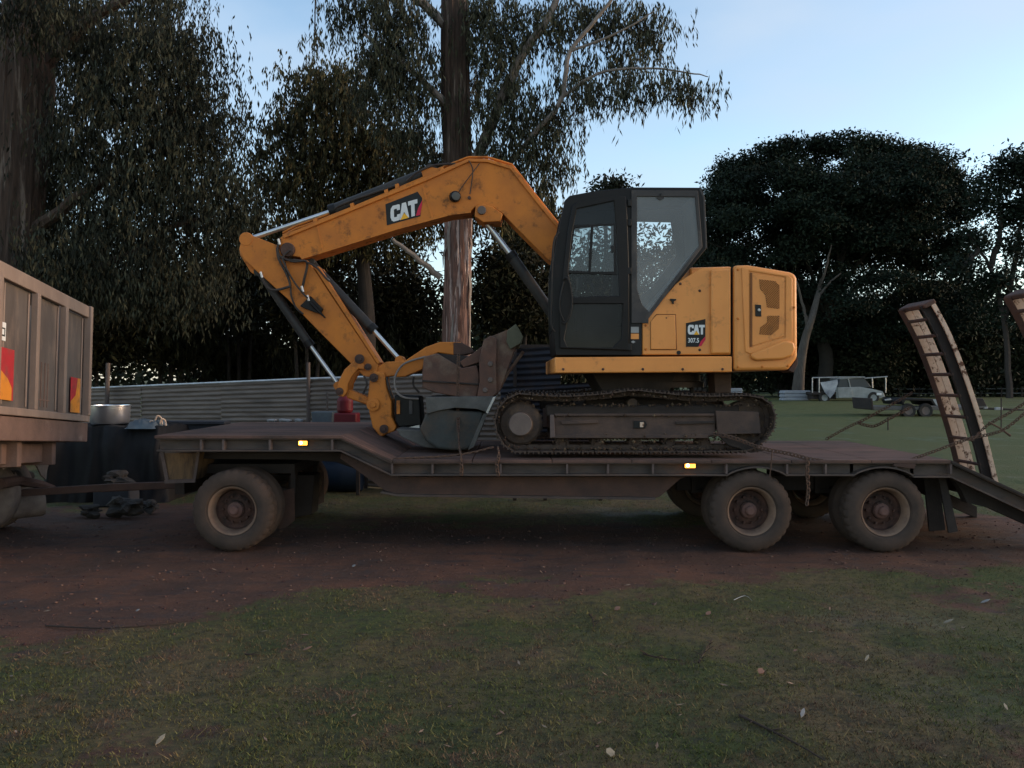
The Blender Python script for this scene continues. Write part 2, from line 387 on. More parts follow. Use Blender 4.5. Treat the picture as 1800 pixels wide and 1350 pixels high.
grass_c = MX(MR(NZ(2.6, 6), .55, .70, 0, .8), grass_c, (.085, .05, .036))
grass_c = MX(MR(sep.outputs['X'], 2.6, 4.2, 0, .55), grass_c, (.038, .066, .014))
dfac = n.new('ShaderNodeMath'); dfac.operation = 'ADD'
l.new(at.outputs['Fac'], dfac.inputs[0]); l.new(MR(NZ(4.5, 9, .75), .3, .7, -.45, .45), dfac.inputs[1])
l.new(MX(MR(dfac.outputs[0], .3, .62), grass_c, soil), b.inputs['Base Color'])
l.new(MR(NZ(.55, 3), .56, .66, .95, .62), b.inputs['Roughness'])
bp = n.new('ShaderNodeBump'); bp.inputs['Strength'].default_value = .9; bp.inputs['Distance'].default_value = .03
l.new(NZ(28, 8, .75), bp.inputs['Height']); l.new(bp.outputs[0], b.inputs['Normal'])
ground = fast_mesh('ground', np.stack([fx, fy, GZ], 1), q, gm, kind='structure')
ga = ground.data.attributes.new('dirt', 'FLOAT', 'POINT'); ga.data.foreach_set('value', DM.astype(np.float32))
for p in ground.data.polygons: p.use_smooth = True

# grass blades near the camera
def blades():
    N = 300000
    y = 3.2+9.3*rng.random(N)**1.35; x = (rng.random(N)*2-1)*(y*.70+.4)
    keep = np.array([rng.random() > (dirt_mask(a, c)*1.25+ (c > 9)*.2+max(0, nz2(a, c, 1.3, 40))*.9) for a, c in zip(x, y)])
    x, y = x[keep], y[keep]; n_ = len(x)
    z = np.array([gz(a, c) for a, c in zip(x, y)])-.003
    h = (.007+.020*rng.random(n_)**1.8)*(1+(rng.random(n_) > .985)*1.4); w = .0018+.0022*rng.random(n_)
    a = rng.random(n_)*6.283; lean = h*(.3+1.1*rng.random(n_)); la = rng.random(n_)*6.283
    B = np.stack([x, y, z], 1)
    dx = np.stack([np.cos(a)*w, np.sin(a)*w, 0*w], 1)
    tip = B+np.stack([np.cos(la)*lean, np.sin(la)*lean, h], 1)
    V = np.stack([B-dx, B+dx, tip], 1).reshape(-1, 3)
    o = fast_mesh('grass', V, np.arange(n_*3).reshape(-1, 3), grassm, kind='stuff')
blades()
def scatter_stones():
    vs, fs = [], []; N = 3600; k = 0
    base = [Vector(v) for v in ((1, 0, 0), (0, 1, 0), (-1, 0, 0), (0, -1, 0), (0, 0, .6), (0, 0, -.5))]
    tri = [(0, 1, 4), (1, 2, 4), (2, 3, 4), (3, 0, 4), (1, 0, 5), (2, 1, 5), (3, 2, 5), (0, 3, 5)]
    for _ in range(N*4):
        if k >= N: break
        y = 4.2+5.5*random.random(); x = (random.random()*2-1)*y*.7
        if random.random() > dirt_mask(x, y): continue
        s = .004+.018*random.random()**4; a = random.random()*6.28
        e = [s*(.7+.6*random.random()) for _ in range(6)]
        z = gz(x, y)
        m = len(vs)
        for i, v in enumerate(base):
            w = v*e[i]; vs.append((x+w.x*math.cos(a)-w.y*math.sin(a), y+w.x*math.sin(a)+w.y*math.cos(a), z+w.z+.002))
        fs += [tuple(i+m for i in t) for t in tri]; k += 1
    fast_mesh('gravel', np.array(vs), np.array(fs), stonem, kind='stuff')
scatter_stones()
def leaf_litter():
    vs, fs = [], []
    for _ in range(520):
        y = 3.6+7.5*random.random()**1.2; x = (random.random()*2-1)*y*.7; z = gz(x, y)+.012
        L = .008+.024*random.random()**2; w = L*.24; a = random.random()*6.28
        d = Vector((math.cos(a), math.sin(a), random.uniform(-.1, .35)))*L; s = Vector((-math.sin(a), math.cos(a), random.uniform(-.5, .5)))*w
        o = Vector((x, y, z)); m = len(vs)
        vs += [o-d, o+s, o+d, o-s]; fs.append((m, m+1, m+2, m+3))
    fast_mesh('leaf_litter', np.array([tuple(v) for v in vs]), np.array(fs), litter, kind='stuff')
leaf_litter()

# ------------------------------------------------------------ trees
def leaf_geo(C, L, Wd, droop=1.0, spread=.45):
    """C: (n,3) leaf bases -> diamond leaves hanging down (droop 1) or in any direction (droop 0)"""
    n_ = len(C)
    d = rng.normal(size=(n_, 3)); d /= np.linalg.norm(d, axis=1)[:, None]
    d = d*(spread if droop else 1)+np.array([0, 0, -1.0])*droop
    d /= np.linalg.norm(d, axis=1)[:, None]
    s = np.cross(d, rng.normal(size=(n_, 3))); s /= np.linalg.norm(s, axis=1)[:, None]
    L = L*(.6+.8*rng.random(n_))[:, None]; Wd = Wd*(.7+.6*rng.random(n_))[:, None]
    V = np.stack([C, C+d*L*.45+s*Wd*.5, C+d*L, C+d*L*.45-s*Wd*.5], 1).reshape(-1, 3)
    return V
def crown(name, m, parent, D, blobs, n_leaf, L, Wd, csize=.35, per=60, weep=0, depth=.8, flat=.6, shell=.4):
    """blobs (px, py, rx, ry[, depth shift]); leaves gathered into clusters so that the sky shows between them"""
    area = np.array([b_[2]*b_[3] for b_ in blobs], float); share = area/area.sum()
    pts = []
    for b_, sh in zip(blobs, share):
        dd = D+(b_[4] if len(b_) > 4 else 0); s = dd/FPX
        c = np.array(P(b_[0], b_[1], dd)); rx, rz = b_[2]*s, b_[3]*s; ry = (rx+rz)/2*depth
        nc = max(2, int(n_leaf*sh/per))
        u = rng.normal(size=(nc, 3)); u /= np.linalg.norm(u, axis=1)[:, None]
        r = (shell+(1-shell)*rng.random(nc))**.6
        cc = c+u*r[:, None]*np.array([rx, ry, rz])
        for q_ in cc:
            k = int(per*(.4+1.2*rng.random())); cs = csize*(.6+.8*rng.random())
            if weep:
                ns = max(1, k//9)
                st = q_+rng.normal(size=(ns, 3))*cs*np.array([1, 1, .5])
                for p0 in st:
                    kk = 9; t = np.sort(rng.random(kk))*weep*(.5+rng.random())
                    sway = rng.normal(size=2)*.12
                    pp = np.stack([p0[0]+sway[0]*t+rng.normal(size=kk)*.035, p0[1]+sway[1]*t+rng.normal(size=kk)*.035, p0[2]-t], 1)
                    pts.append(pp)
            else:
                pts.append(q_+np.clip(rng.normal(size=(k, 3)), -1.5, 1.5)*cs*np.array([1, 1, flat]))
    C = np.concatenate(pts)
    V = leaf_geo(C, L, Wd, 1.0 if weep else .0)
    V -= np.array(world_off(parent))
    return fast_mesh(name, V, np.arange(len(C)*4).reshape(-1, 4), m, parent)
def limb(mb, pts, r0, r1, seg=8, wob=.06):
    pts = spline(pts, 5); n_ = len(pts)
    pts = [p+Vector((random.uniform(-1, 1), random.uniform(-1, 1), random.uniform(-1, 1)))*wob*r0*4*(0 < i < n_-1) for i, p in enumerate(pts)]
    mb.tube(pts, [r0+(r1-r0)*i/(n_-1) for i in range(n_)], seg)
def bark_trunk(path, r, parent, m, name='trunk', rough=.1, seg=96):
    """trunk with ridged bark; path points, radii"""
    pts = spline(path, 12); n_ = len(pts); mb = MB()
    vs, fs = [], []
    for i, p in enumerate(pts):
        t = i/(n_-1)*(len(r)-1); k = min(int(t), len(r)-2); rad = r[k]+(r[k+1]-r[k])*(t-k)
        for j in range(seg):
            a = 2*math.pi*j/seg
            h = noise.noise(Vector((math.cos(a)*3.2, math.sin(a)*3.2, p.z*.35)))*.55+noise.noise(Vector((math.cos(a)*9, math.sin(a)*9, p.z*.7+5)))*.5+noise.noise(Vector((math.cos(a)*22, math.sin(a)*22, p.z*1.1+9)))*.35
            rr = rad*(1+rough*h)
            vs.append(p+Vector((math.cos(a)*rr, math.sin(a)*rr, 0)))
    for i in range(n_-1):
        for j in range(seg):
            a, b_ = i*seg+j, i*seg+(j+1) % seg
            fs.append((a, b_, b_+seg, a+seg))
    mb.add(vs, fs)
    return mb.build(name, m, parent, smooth=55)

# left gum
t = thing('gum_tree', 'huge gum with a thick dark trunk and weeping foliage at the left edge', 'tree', (P(20, 668, 16.2).x, 16.2, 0))
bark_trunk([P(18, 850, 16.2), P(20, 600, 16.2), P(28, 400, 16.2), P(46, 150, 16.2), P(62, -200, 16.2), P(70, -700, 16.2)], [.60, .50, .46, .5, .46, .3], t, barkM, rough=.16)
mb = MB()
limb(mb, [P(50, 150, 16.2), P(150, 40, 16), P(260, -20, 15.5)], .16, .06)
limb(mb, [P(40, 420, 16.2), P(160, 330, 15.8), P(270, 250, 15.5), P(330, 150, 15.5)], .14, .03)
limb(mb, [P(30, 500, 16.2), P(180, 470, 15.6), P(300, 400, 15.4), P(380, 380, 15.4)], .12, .03)
mb.build('branch', barkM, t)
crown('crown', leafL, t, 15.6, [(60, -10, 90, 50, -1), (90, 440, 40, 60, -.5), (190, -10, 140, 80, 1.5), (130, 90, 90, 90, 2), (250, 110, 110, 90), (320, 60, 40, 60), (335, 170, 55, 60), (378, 215, 34, 40, .5), (220, 220, 130, 90), (320, 270, 70, 60), (140, 330, 120, 100, 2),
      (270, 350, 110, 80), (395, 345, 55, 70), (130, 450, 110, 80, 2.2), (220, 450, 120, 70), (330, 470, 90, 60), (60, 250, 70, 120, 3), (10, 350, 60, 150, 3), (395, 300, 20, 30), (420, 195, 12, 14)], 128000, .135, .031, .36, 45, weep=.55)
# central gum
t = thing('gum_tree', 'tall gum with peeling pink and grey bark standing behind the excavator boom', 'tree', (P(803, 668, 16.6).x, 16.6, 0))
bark_trunk([P(803, 830, 16.6), P(803, 600, 16.6), P(805, 400, 16.6), P(804, 330, 16.6)], [.33, .28, .27, .28], t, barkP, rough=.26)
bark_trunk([P(804, 332, 16.6), P(802, 200, 16.6), P(800, 0, 16.6), P(800, -400, 16.6), P(800, -800, 16.6)], [.282, .28, .29, .26, .2], t, barkM, name='upper_trunk', rough=.26)
for k in range(13):
    a = random.uniform(-2.9, -.2); z0 = random.uniform(1.2, 4.6); L_ = random.uniform(.7, 2.0); mb = MB(); c_ = P(804, 500, 16.6); vs = []; nn_ = 10; w_ = random.uniform(.015, .045)
    for i in range(nn_+1):
        u = i/nn_; rr = .295+.02*math.sin(u*9+k)+(.05*(1-u)**3); aa = a+.10*math.sin(u*4+k); ww = w_*(.4+math.sin(u*math.pi)*.8)
        for s_ in (-1, 1): vs.append(Vector((c_.x+math.cos(aa+s_*ww/rr)*rr, 16.6+math.sin(aa+s_*ww/rr)*rr, z0+L_*u)))
    mb.add(vs, [(2*i, 2*i+1, 2*i+3, 2*i+2) for i in range(nn_)]); mb.build('bark_strip', barkG if k % 2 else stripm, t, smooth=0)
mb = MB()
limb(mb, [P(810, 320, 16.6), P(858, 235, 16.4), P(900, 130, 16.2), P(950, 50, 16), P(1000, -40, 16)], .13, .06)
limb(mb, [P(870, 320, 16.4), P(935, 240, 16.0), P(985, 180, 15.8), P(1003, 90, 15.7), P(1060, 20, 15.6), P(1110, -60, 15.5)], .06, .03)
limb(mb, [P(990, 170, 15.8), P(1050, 130, 15.6), P(1130, 120, 15.5), P(1210, 128, 15.4), P(1245, 135, 15.4)], .035, .008, 6)
limb(mb, [P(1003, 90, 15.7), P(1080, 60, 15.5), P(1150, 20, 15.4)], .03, .01, 6)
limb(mb, [P(800, 60, 16.6), P(700, -30, 16.2), P(600, -100, 16)], .12, .05)
limb(mb, [P(800, 200, 16.6), P(720, 120, 16.2), P(640, 60, 16)], .09, .03)
limb(mb, [P(775, 488, 16.5), P(735, 455, 16.3), P(690, 420, 16.1)], .07, .035)
mb.build('branch', barkG, t)
mb = MB()
limb(mb, [P(553, -60, 15.4), P(554, 20, 15.4), P(552, 80, 15.4)], .02, .01, 6)
limb(mb, [P(988, 208, 15.6), P(1030, 212, 15.5), P(1072, 192, 15.5)], .008, .004, 5)
mb.build('twig', barkD, t)
crown('crown', leafE, t, 16.2, [(690, 20, 70, 60), (640, 0, 60, 30), (705, 90, 70, 70), (660, 130, 55, 60), (725, 190, 55, 70), (845, 40, 26, 60), (875, 30, 60, 60), (890, 110, 45, 60), (865, 190, 38, 60),
      (960, 30, 60, 50), (930, 190, 50, 55), (880, 270, 55, 50), (945, 290, 48, 45), (960, 240, 38, 40), (990, 270, 14, 22), (1030, 20, 55, 35), (1100, 20, 60, 40), (1150, 45, 40, 40), (1090, 95, 50, 28), (1010, 120, 35, 40),
      (1120, 135, 60, 22, -.6), (1180, 140, 50, 22, -.7), (1225, 145, 30, 22, -.7), (1060, 150, 45, 30, -.6), (985, 190, 34, 30), (790, 280, 70, 50, 1.2), (760, 300, 60, 40, .8), (600, 20, 25, 30), (553, 60, 10, 28, -.8), (800, 120, 60, 60, 1.3)],
      46000, .155, .030, .20, 36, weep=.40, shell=.2)
# rounded olive tree behind
t = thing('olive_green_tree', 'bushy olive green tree between the two big gums, rounded crown against the sky', 'tree', (P(640, 668, 20).x, 20, 0))
bark_trunk([P(640, 800, 20), P(645, 560, 20), P(620, 300, 20)], [.25, .2, .08], t, barkD)
crown('crown', leafM, t, 19.6, [(545, 150, 55, 45), (590, 165, 60, 55), (500, 205, 40, 35), (540, 235, 70, 50), (620, 240, 80, 70), (560, 310, 90, 60), (680, 290, 80, 80), (740, 350, 70, 60), (640, 380, 110, 60), (470, 290, 50, 40), (500, 380, 90, 60), (850, 350, 60, 40), (600, 120, 40, 30)], 52000, .15, .042, .34, 60, weep=.33, shell=.3)
# understory trees behind the fence
us = [(170, 560, 100, 90), (300, 540, 100, 90), (420, 470, 90, 90), (430, 600, 90, 70), (540, 500, 90, 90), (600, 600, 90, 70), (680, 500, 80, 90), (720, 590, 70, 80), (900, 500, 60, 80), (960, 590, 90, 70), (1078, 485, 112, 108), (930, 375, 45, 50), (60, 600, 110, 80)]
ul = ['low dark scrub tree left of the fence post', 'dark drooping scrub behind the middle of the iron fence', 'tall dark thicket left of the dipper arm', 'low thicket under the dipper arm behind the fence',
      'dark tree seen behind the arm cylinder', 'low bush between the arm and fence top', 'dark tree seen under the boom', 'bush with sky specks left of the gum trunk', 'dark tree seen between gum trunk and cab', 'low bush behind the rusty bucket', 'dark bush behind the cab',
      'small olive tree showing above the boom end beside the cab', 'dark scrub behind the tipper body']
for i, (a, c, rx, ry) in enumerate(us):
    D = 21+1.3*(i % 4)+(3 if i == 11 else 0)
    t = thing('scrub_tree', ul[i], 'tree', (P(a, 668, D).x, D, 0), 'scrub trees behind the iron fence')
    mb = MB()
    for k in range(3): limb(mb, [P(a+k*14-14, 800, D), P(a+k*25-25, c+ry*.5, D), P(a+(k-1)*rx*.6, c-ry*.3, D)], .07, .02, 6)
    mb.build('trunk', barkD, t)
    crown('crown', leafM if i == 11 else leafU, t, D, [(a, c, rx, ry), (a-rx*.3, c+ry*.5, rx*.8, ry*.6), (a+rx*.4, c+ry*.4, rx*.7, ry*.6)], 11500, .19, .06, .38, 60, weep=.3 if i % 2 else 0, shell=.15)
# dome tree
t = thing('spreading_dome_tree', 'broad dark dome shaped tree standing behind the parked ute', 'tree', (P(1450, 668, 57).x, 57, .4))
mb = MB()
root = P(1450, 700, 57)
limb(mb, [root, P(1452, 620, 57), P(1448, 560, 57)], .55, .4, 10)
for ex, ey in ((1270, 400), (1310, 350), (1370, 330), (1420, 300), (1480, 300), (1540, 320), (1600, 350), (1660, 380), (1350, 450), (1580, 440), (1290, 480), (1500, 400), (1400, 400)):
    dz = random.uniform(-5, 5)
    limb(mb, [P(1448+random.uniform(-8, 8), 575, 57), P(1448+(ex-1448)*.35, 575+(ey-575)*.45, 57+dz*.5), P(ex, ey, 57+dz)], .22, .05, 7, .1)
    for k in range(3):
        limb(mb, [P(1448+(ex-1448)*.5, 575+(ey-575)*.6, 57+dz*.6), P(ex+random.uniform(-35, 35), ey+random.uniform(-30, 30), 57+dz+random.uniform(-2, 2))], .09, .03, 5, .1)
mb.build('trunk', darkbk, t)
bl = []
for k in range(46):
    a = math.pi*(.02+.96*k/45); rr = 1
    bl.append((1470-218*math.cos(a), 395-138*math.sin(a)**.8+8*math.sin(k*2.3), 34, 20))
for k in range(90): bl.append((random.uniform(1275, 1665), random.uniform(285, 420), 46, 26, random.uniform(-5, 5)))
for k in range(84): bl.append((random.uniform(1255, 1725), random.uniform(385, 600), 46, 26, random.uniform(-5, 5)))
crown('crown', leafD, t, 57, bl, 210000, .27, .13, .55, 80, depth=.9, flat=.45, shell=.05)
# right-hand trees
t = thing('dark_open_tree', 'open dark tree at the right edge with sky between its limbs, above the ramps', 'tree', (P(1760, 668, 48).x, 48, .4))
mb = MB()
for pth in ([(1775, 700), (1765, 560), (1740, 470), (1700, 410)], [(1765, 560), (1790, 430), (1800, 330)], [(1740, 470), (1760, 400), (1750, 330)], [(1720, 440), (1690, 470), (1660, 480)]):
    limb(mb, [P(x, y, 48) for x, y in pth], .2, .05, 7)
mb.build('trunk', barkD, t)
crown('crown', leafD, t, 48, [(1790, 290, 30, 30), (1760, 310, 50, 30), (1730, 350, 35, 30), (1780, 370, 40, 30), (1720, 420, 30, 22), (1790, 440, 35, 35), (1750, 500, 50, 30), (1690, 470, 35, 22), (1830, 350, 50, 90), (1800, 540, 60, 40)], 20000, .25, .12, .5, 60, shell=.0)
rt = [(1290, 590, 70, 90, 60, 'dark bush behind the engine cover'), (1380, 570, 60, 100, 64, 'dark tree left of the pale leaning trunk'), (1470, 600, 70, 90, 62, 'dark tree directly behind the ute'), (1530, 620, 50, 60, 58, 'lighter green bush behind the ute bonnet'),
      (1600, 590, 70, 100, 63, 'dark tree left of the far ramp'), (1690, 580, 60, 110, 60, 'tall green tree between the two ramps'), (1770, 620, 80, 80, 62, 'dark low tree at the right edge behind the near ramp'), (1230, 450, 60, 50, 60, 'small green treetop above the engine cover'), (1078, 334, 24, 12, 60, 'small treetop peeking over the cab roof')]
for a, c, rx, ry, D, lb in rt:
    t = thing('background_tree', lb, 'tree', (P(a, 668, D).x, D, .4), 'trees across the paddock')
    mb = MB()
    for k in range(3): limb(mb, [P(a+k*8-8, 700, D), P(a+k*14-14, c+ry*.2, D), P(a+(k-1)*rx*.6, c-ry*.4, D)], .2, .06, 6)
    mb.build('trunk', barkD, t)
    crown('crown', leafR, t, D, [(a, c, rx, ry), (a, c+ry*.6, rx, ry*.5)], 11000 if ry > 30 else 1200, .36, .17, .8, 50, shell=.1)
t = thing('leaning_pale_trunk', 'pale leaning gum trunk rising beside the rear of the excavator', 'tree', (P(1402, 700, 52).x, 52, .3))
bark_trunk([P(1402, 704, 52), P(1406, 650, 52), P(1414, 600, 52), P(1428, 555, 52), P(1445, 490, 54)], [.42, .32, .27, .22, .14], t, barkW)
mb = MB(); limb(mb, [P(1420, 580, 52), P(1412, 540, 52), P(1398, 490, 52)], .14, .05); limb(mb, [P(1440, 510, 53.5), P(1452, 470, 53), P(1462, 430, 53)], .12, .04); limb(mb, [P(1436, 525, 53), P(1455, 500, 53), P(1478, 480, 53)], .10, .04); mb.build('branch', barkW, t)
# a far wood closing the horizon
def far_wood():
    n_ = 34000
    ang = rng.uniform(-1.0, 1.0, n_); D = 72+30*rng.random(n_)
    x = np.tan(ang*.75)*D
    top = 9+3.5*np.sin(x*.11+1)+2.5*np.sin(x*.31)+1.5*np.sin(x*.77)
    z = .3+top*rng.random(n_)**.8
    C = np.stack([x, D, z], 1)+rng.normal(size=(n_, 3))*.5
    V = leaf_geo(C, .95, .5, 0)
    fast_mesh('woodland', V, np.arange(n_*4).reshape(-1, 4), leafR, kind='stuff')
far_wood()

# ------------------------------------------------------------ yard behind the trailer
t = thing('iron_fence', 'low fence of horizontal corrugated iron sheets running behind the trailer', 'fence', (P(400, 668, 13.6).x, 13.6, 0))
def corr(a, b_, z0, z1, y=None, pitch=.076, amp=.011, ncol=2):
    """corrugated sheet with horizontal flutes between plan points a and b_"""
    a, b_ = Vector(a), Vector(b_); d = b_-a; nrm = Vector((d.y, -d.x, 0)).normalized()
    n_ = int((z1[0]-z0)/pitch*6); mb = MB(); vs, fs = [], []
    for i in range(n_+1):
        for j in range(ncol):
            u = j/(ncol-1); zz = z0+(z1[0]+(z1[1]-z1[0])*u-z0)*i/n_
            vs.append(a+d*u+nrm*amp*math.sin(i*2*math.pi/6)+Vector((0, 0, zz)))
    for i in range(n_):
        for j in range(ncol-1): k = i*ncol+j; fs.append((k, k+1, k+ncol+1, k+ncol))
    return mb.add(vs, fs)
fp = [P(120, 0, 15.0), P(545, 0, 12.9), P(760, 0, 12.2), P(900, 0, 11.9)]
zt = [EYE-(686-HY)/FPX*15, EYE-(668-HY)/FPX*12.9, EYE-(661-HY)/FPX*12.2, EYE-(657-HY)/FPX*11.9]
fp = [Vector((p.x, p.y, 0)) for p in fp]
k = 0
for i in range(3):
    nseg = 3 if i == 0 else 1
    for s_ in range(nseg):
        u0, u1 = s_/nseg, (s_+1)/nseg
        a, b_ = fp[i].lerp(fp[i+1], u0), fp[i].lerp(fp[i+1], u1); za, zb = zt[i]+(zt[i+1]-zt[i])*u0, zt[i]+(zt[i+1]-zt[i])*u1
        off = Vector((0, .012*(k % 2), 0))
        corr(a+off, b_+off, .02, (za, zb)).build('sheet', fencem, t, smooth=60); k += 1
def post(px, ytop, D, r, nm='post', par=None, ybot=800, lean=0):
    p0 = P(px, ytop, D); mb = MB()
    mb.tube([(p0.x+lean, D, -.05), (p0.x+lean*.5, D, p0.z*.5), (p0.x, D, p0.z)], [r, r*.95, r*.85], 8)
    return mb.build(nm, postm, par)
post(190, 638, 14.4, .045, par=t, lean=-.06); post(542, 637, 12.7, .035, par=t); post(575, 690, 12.6, .02, par=t)
mb = MB(); mb.tube([fp[0]+Vector((0, 0, zt[0]+.02)), fp[1]+Vector((0, 0, zt[1]+.02))], .022, 8); mb.tube([fp[1]+Vector((0, 0, zt[1]+.02)), fp[3]+Vector((0, 0, zt[3]+.02))], .022, 8); mb.build('top_rail', steel, t)
# blue sheet lean-to behind the buckets
t = thing('iron_sheet_stack', 'dark blue corrugated sheets leaning in a rack behind the rusty bucket', 'sheet stack', (P(950, 668, 12).x, 11.2, 0))
corr(Vector((P(880, 0, 11.4).x, 11.4, 0)), Vector((P(985, 0, 11.1).x, 11.1, 0)), .75, (2.15, 2.2), pitch=.085, amp=.014).build('sheet', bluem, t, smooth=60)
corr(Vector((P(900, 0, 11.0).x, 11.0, 0)), Vector((P(1060, 0, 10.7).x, 10.7, 0)), .7, (1.62, 1.7), pitch=.07, amp=.012).build('sheet', bluem, t, smooth=60)
mb = MB()
for px in (958, 905, 1055): p = P(px, 600, 11.3); mb.box((p.x, 11.25, 1.1), (.05, .05, 2.2))
mb.box((P(945, 0, 11.3).x, 11.3, 2.2), (1.2, .05, .05)); mb.build('rack', darkm, t, .004)
# tarp-covered stack, tub and rubbish
def tarp_heap(x0, x1, y0, y1, z1, m, name, label, cat, seed=1, nxx=60, nyy=22, zb=0):
    mb = MB(); vs, fs = [], []
    for i in range(nxx+1):
        for j in range(nyy+1):
            u, v = i/nxx, j/nyy
            x = x0+(x1-x0)*u; y = y0+(y1-y0)*v
            ex = min(1, min(u, 1-u)*9); ey = min(1, v*6)
            h = z1*(min(1, ex*1.1)*min(1, ey*1.2))
            h += (.05 if zb == 0 else .08)*noise.noise(Vector((x*2.5, y*2.5, seed)))+.035*noise.noise(Vector((x*9, y*9, seed)))
            xo = .05*noise.noise(Vector((x*5, h*4, seed+4))); wr = .05*noise.noise(Vector((x*8+h*5, h*6, seed)))
            vs.append((x+xo, y+.16*noise.noise(Vector((x*3, h*2.2, 2)))*(v < .3)+wr, (zb+max(0, h)) if 0 < j < nyy and 0 < i < nxx else zb))
    for i in range(nxx):
        for j in range(nyy): k_ = i*(nyy+1)+j; fs.append((k_, k_+1, k_+nyy+2, k_+nyy+1))
    mb.add(vs, fs); o = mb.build(name, m, None, smooth=80, loc=((x0+x1)/2, (y0+y1)/2, 0)); return tag(o, label, cat)
X = lambda px, D: (px-900)/FPX*D
tarp_heap(X(60, 11), X(292, 11), 11, 12.3, 1.07, tarpm, 'covered_stack', 'waist high stack under a black tarp between the truck and the trailer', 'tarp stack', 3)
tarp_heap(X(226, 11.3), X(282, 11.3), 11.15, 11.6, .10, tarpb, 'loose_tarp', 'crumpled blue grey tarp lying on the black covered stack', 'tarp', 8, 24, 12, 1.03)
mb = MB(); c = P(193, 748, 11.5)
mb.lathe([(.0, .0), (.25, .0), (.265, .03), (.275, .245), (.29, .255), (.29, .265), (.268, .265), (.262, .24), (.255, .05), (0, .04)], (c.x, 11.5, 1.09), (0, 0, 1), 40)
tag(mb.build('steel_tub', tin, None, loc=(c.x, 11.5, 1.09)), 'shiny round stainless tub sitting on the black tarp stack', 'tub')
mb = MB(); mb.box((X(318, 12.2), 12.3, .52), (X(395, 12.2)-X(240, 12.2), .25, 1.04)); mb.box((X(318, 12.2), 12.28, 1.06), (X(397, 12.2)-X(238, 12.2), .3, .05))
tag(mb.build('tank_wall', blockm, None, .01, loc=(X(318, 12.2), 12.3, 0)), 'dark low wall panel standing in front of the iron fence', 'wall')
for i, (px, py, s) in enumerate([(272, 742, .09), (281, 745, .07), (262, 747, .06)]):
    c = P(px, py, 11.3); mb = MB(); mb.tube(spline([c, c+Vector((s*.4, 0, s)), c+Vector((s*.9, .03, s*.6)), c+Vector((s*1.2, 0, -s*.4))], 4), .012, 6)
    tag(mb.build('rope_offcut', cream, None, loc=tuple(c)), ['pale loop of rope on the tarp stack, largest of three', 'pale bent rope end nearest the trailer deck', 'small pale rope scrap nearest the steel tub'][i], 'rope', 'rope scraps on the stack')
mb = MB(); c = P(610, 740, 11.8); mb.box((c.x, 11.8, 1.13), (.34, .3, .2)); mb.lathe([(.09, 0), (.12, .02), (.12, .2), (.07, .25), (.07, .29), (0, .29)], (c.x-.03, 11.8, 1.23), (0, 0, 1), 16)
tag(mb.build('fuel_drum', redcan, None, .02, loc=(c.x, 11.8, 0)), 'dark red fuel container standing behind the deck left of the hitch', 'container')
mb = MB(); c = P(565, 740, 12); mb.prism([(547, 724), (585, 724), (583, 746), (549, 746)], 12, 12.3)
tag(mb.build('grey_tub', offwhite if False else tarpb, None, .01, loc=(c.x, 12, 0)), 'blue grey plastic crate beside the red container', 'crate')
bench = thing('yard_bench', 'dark low bench behind the trailer deck carrying the red container and tins', 'bench', (X(550, 12), 12.1, 0))
MB().box((X(548, 12.1), 12.12, 1.015), (X(640, 12.1)-X(455, 12.1), .75, .03)).build('bench_top', darkm, bench)
for px in (460, 548, 636):
    for yy in (11.8, 12.44): MB().box((X(px, 12.1), yy, .5), (.05, .05, 1.0)).build('leg', darkm, bench)
for i, (px, w) in enumerate([(478, .12), (501, .16), (525, .1)]):
    c = P(px, 742, 12.3); mb = MB(); mb.box((c.x, 12.3, 1.055), (w*.9, .12, .05)); mb.box((c.x+.01, 12.28, 1.095), (w, .16, .03), Matrix.Rotation(.1*i, 3, 'Y'))
    tag(mb.build('pale_tin', offwhite, None, .006, loc=(c.x, 12.3, 0)), ['small pale tin behind the deck, leftmost of three', 'widest pale tin in the row behind the deck', 'narrow pale tin nearest the fence post'][i], 'tin', 'pale tins behind the deck')
mb = MB(); c = P(602, 850, 12.2); mb.lathe([(0, -.3), (.28, -.3), (.29, -.28), (.28, -.1), (.29, -.08), (.29, .08), (.28, .1), (.29, .28), (.28, .3), (0, .3)], (c.x, 12.2, .29), (1, 0, 0), 32)
tag(mb.build('blue_drum', bluedr, None, loc=(c.x, 12.2, 0)), 'dark blue drum lying on the ground beyond the front wheel', 'drum')
# rubble under drawbar
def rock(c, s, nm, m, label, grp=None, cat='rock'):
    bm = bmesh.new(); bmesh.ops.create_icosphere(bm, subdivisions=3, radius=1)
    for v in bm.verts:
        k_ = .85+.7*noise.noise(v.co*1.3+Vector(c)*3)+.3*noise.noise(v.co*3.7+Vector(c)); v.co = Vector((v.co.x*s[0]*k_, v.co.y*s[1]*k_, v.co.z*s[2]*k_))
    me = bpy.data.meshes.new(nm); bm.to_mesh(me); bm.free(); me.materials.append(m)
    o = bpy.data.objects.new(nm, me); COL.objects.link(o); o.location = c; tag(o, label, cat, grp); return o
rock((X(218, 9.9), 9.9, .14), (.20, .16, .13), 'rubble_lump', rubble, 'large grey rubble lump under the drawbar', 'rubble under the drawbar')
rock((X(160, 9.9), 9.9, .08), (.16, .14, .08), 'rubble_lump', rubble, 'flat grey rubble slab left of the large lump', 'rubble under the drawbar')
rock((X(262, 10.2), 10.2, .09), (.12, .12, .08), 'rubble_lump', rubble, 'small dark rubble lump nearest the front trailer wheel', 'rubble under the drawbar')
rock((X(205, 10.8), 10.8, .36), (.22, .15, .1), 'rubble_lump', rubble, 'grey plastic wrapped lump showing above the drawbar', 'rubble under the drawbar')
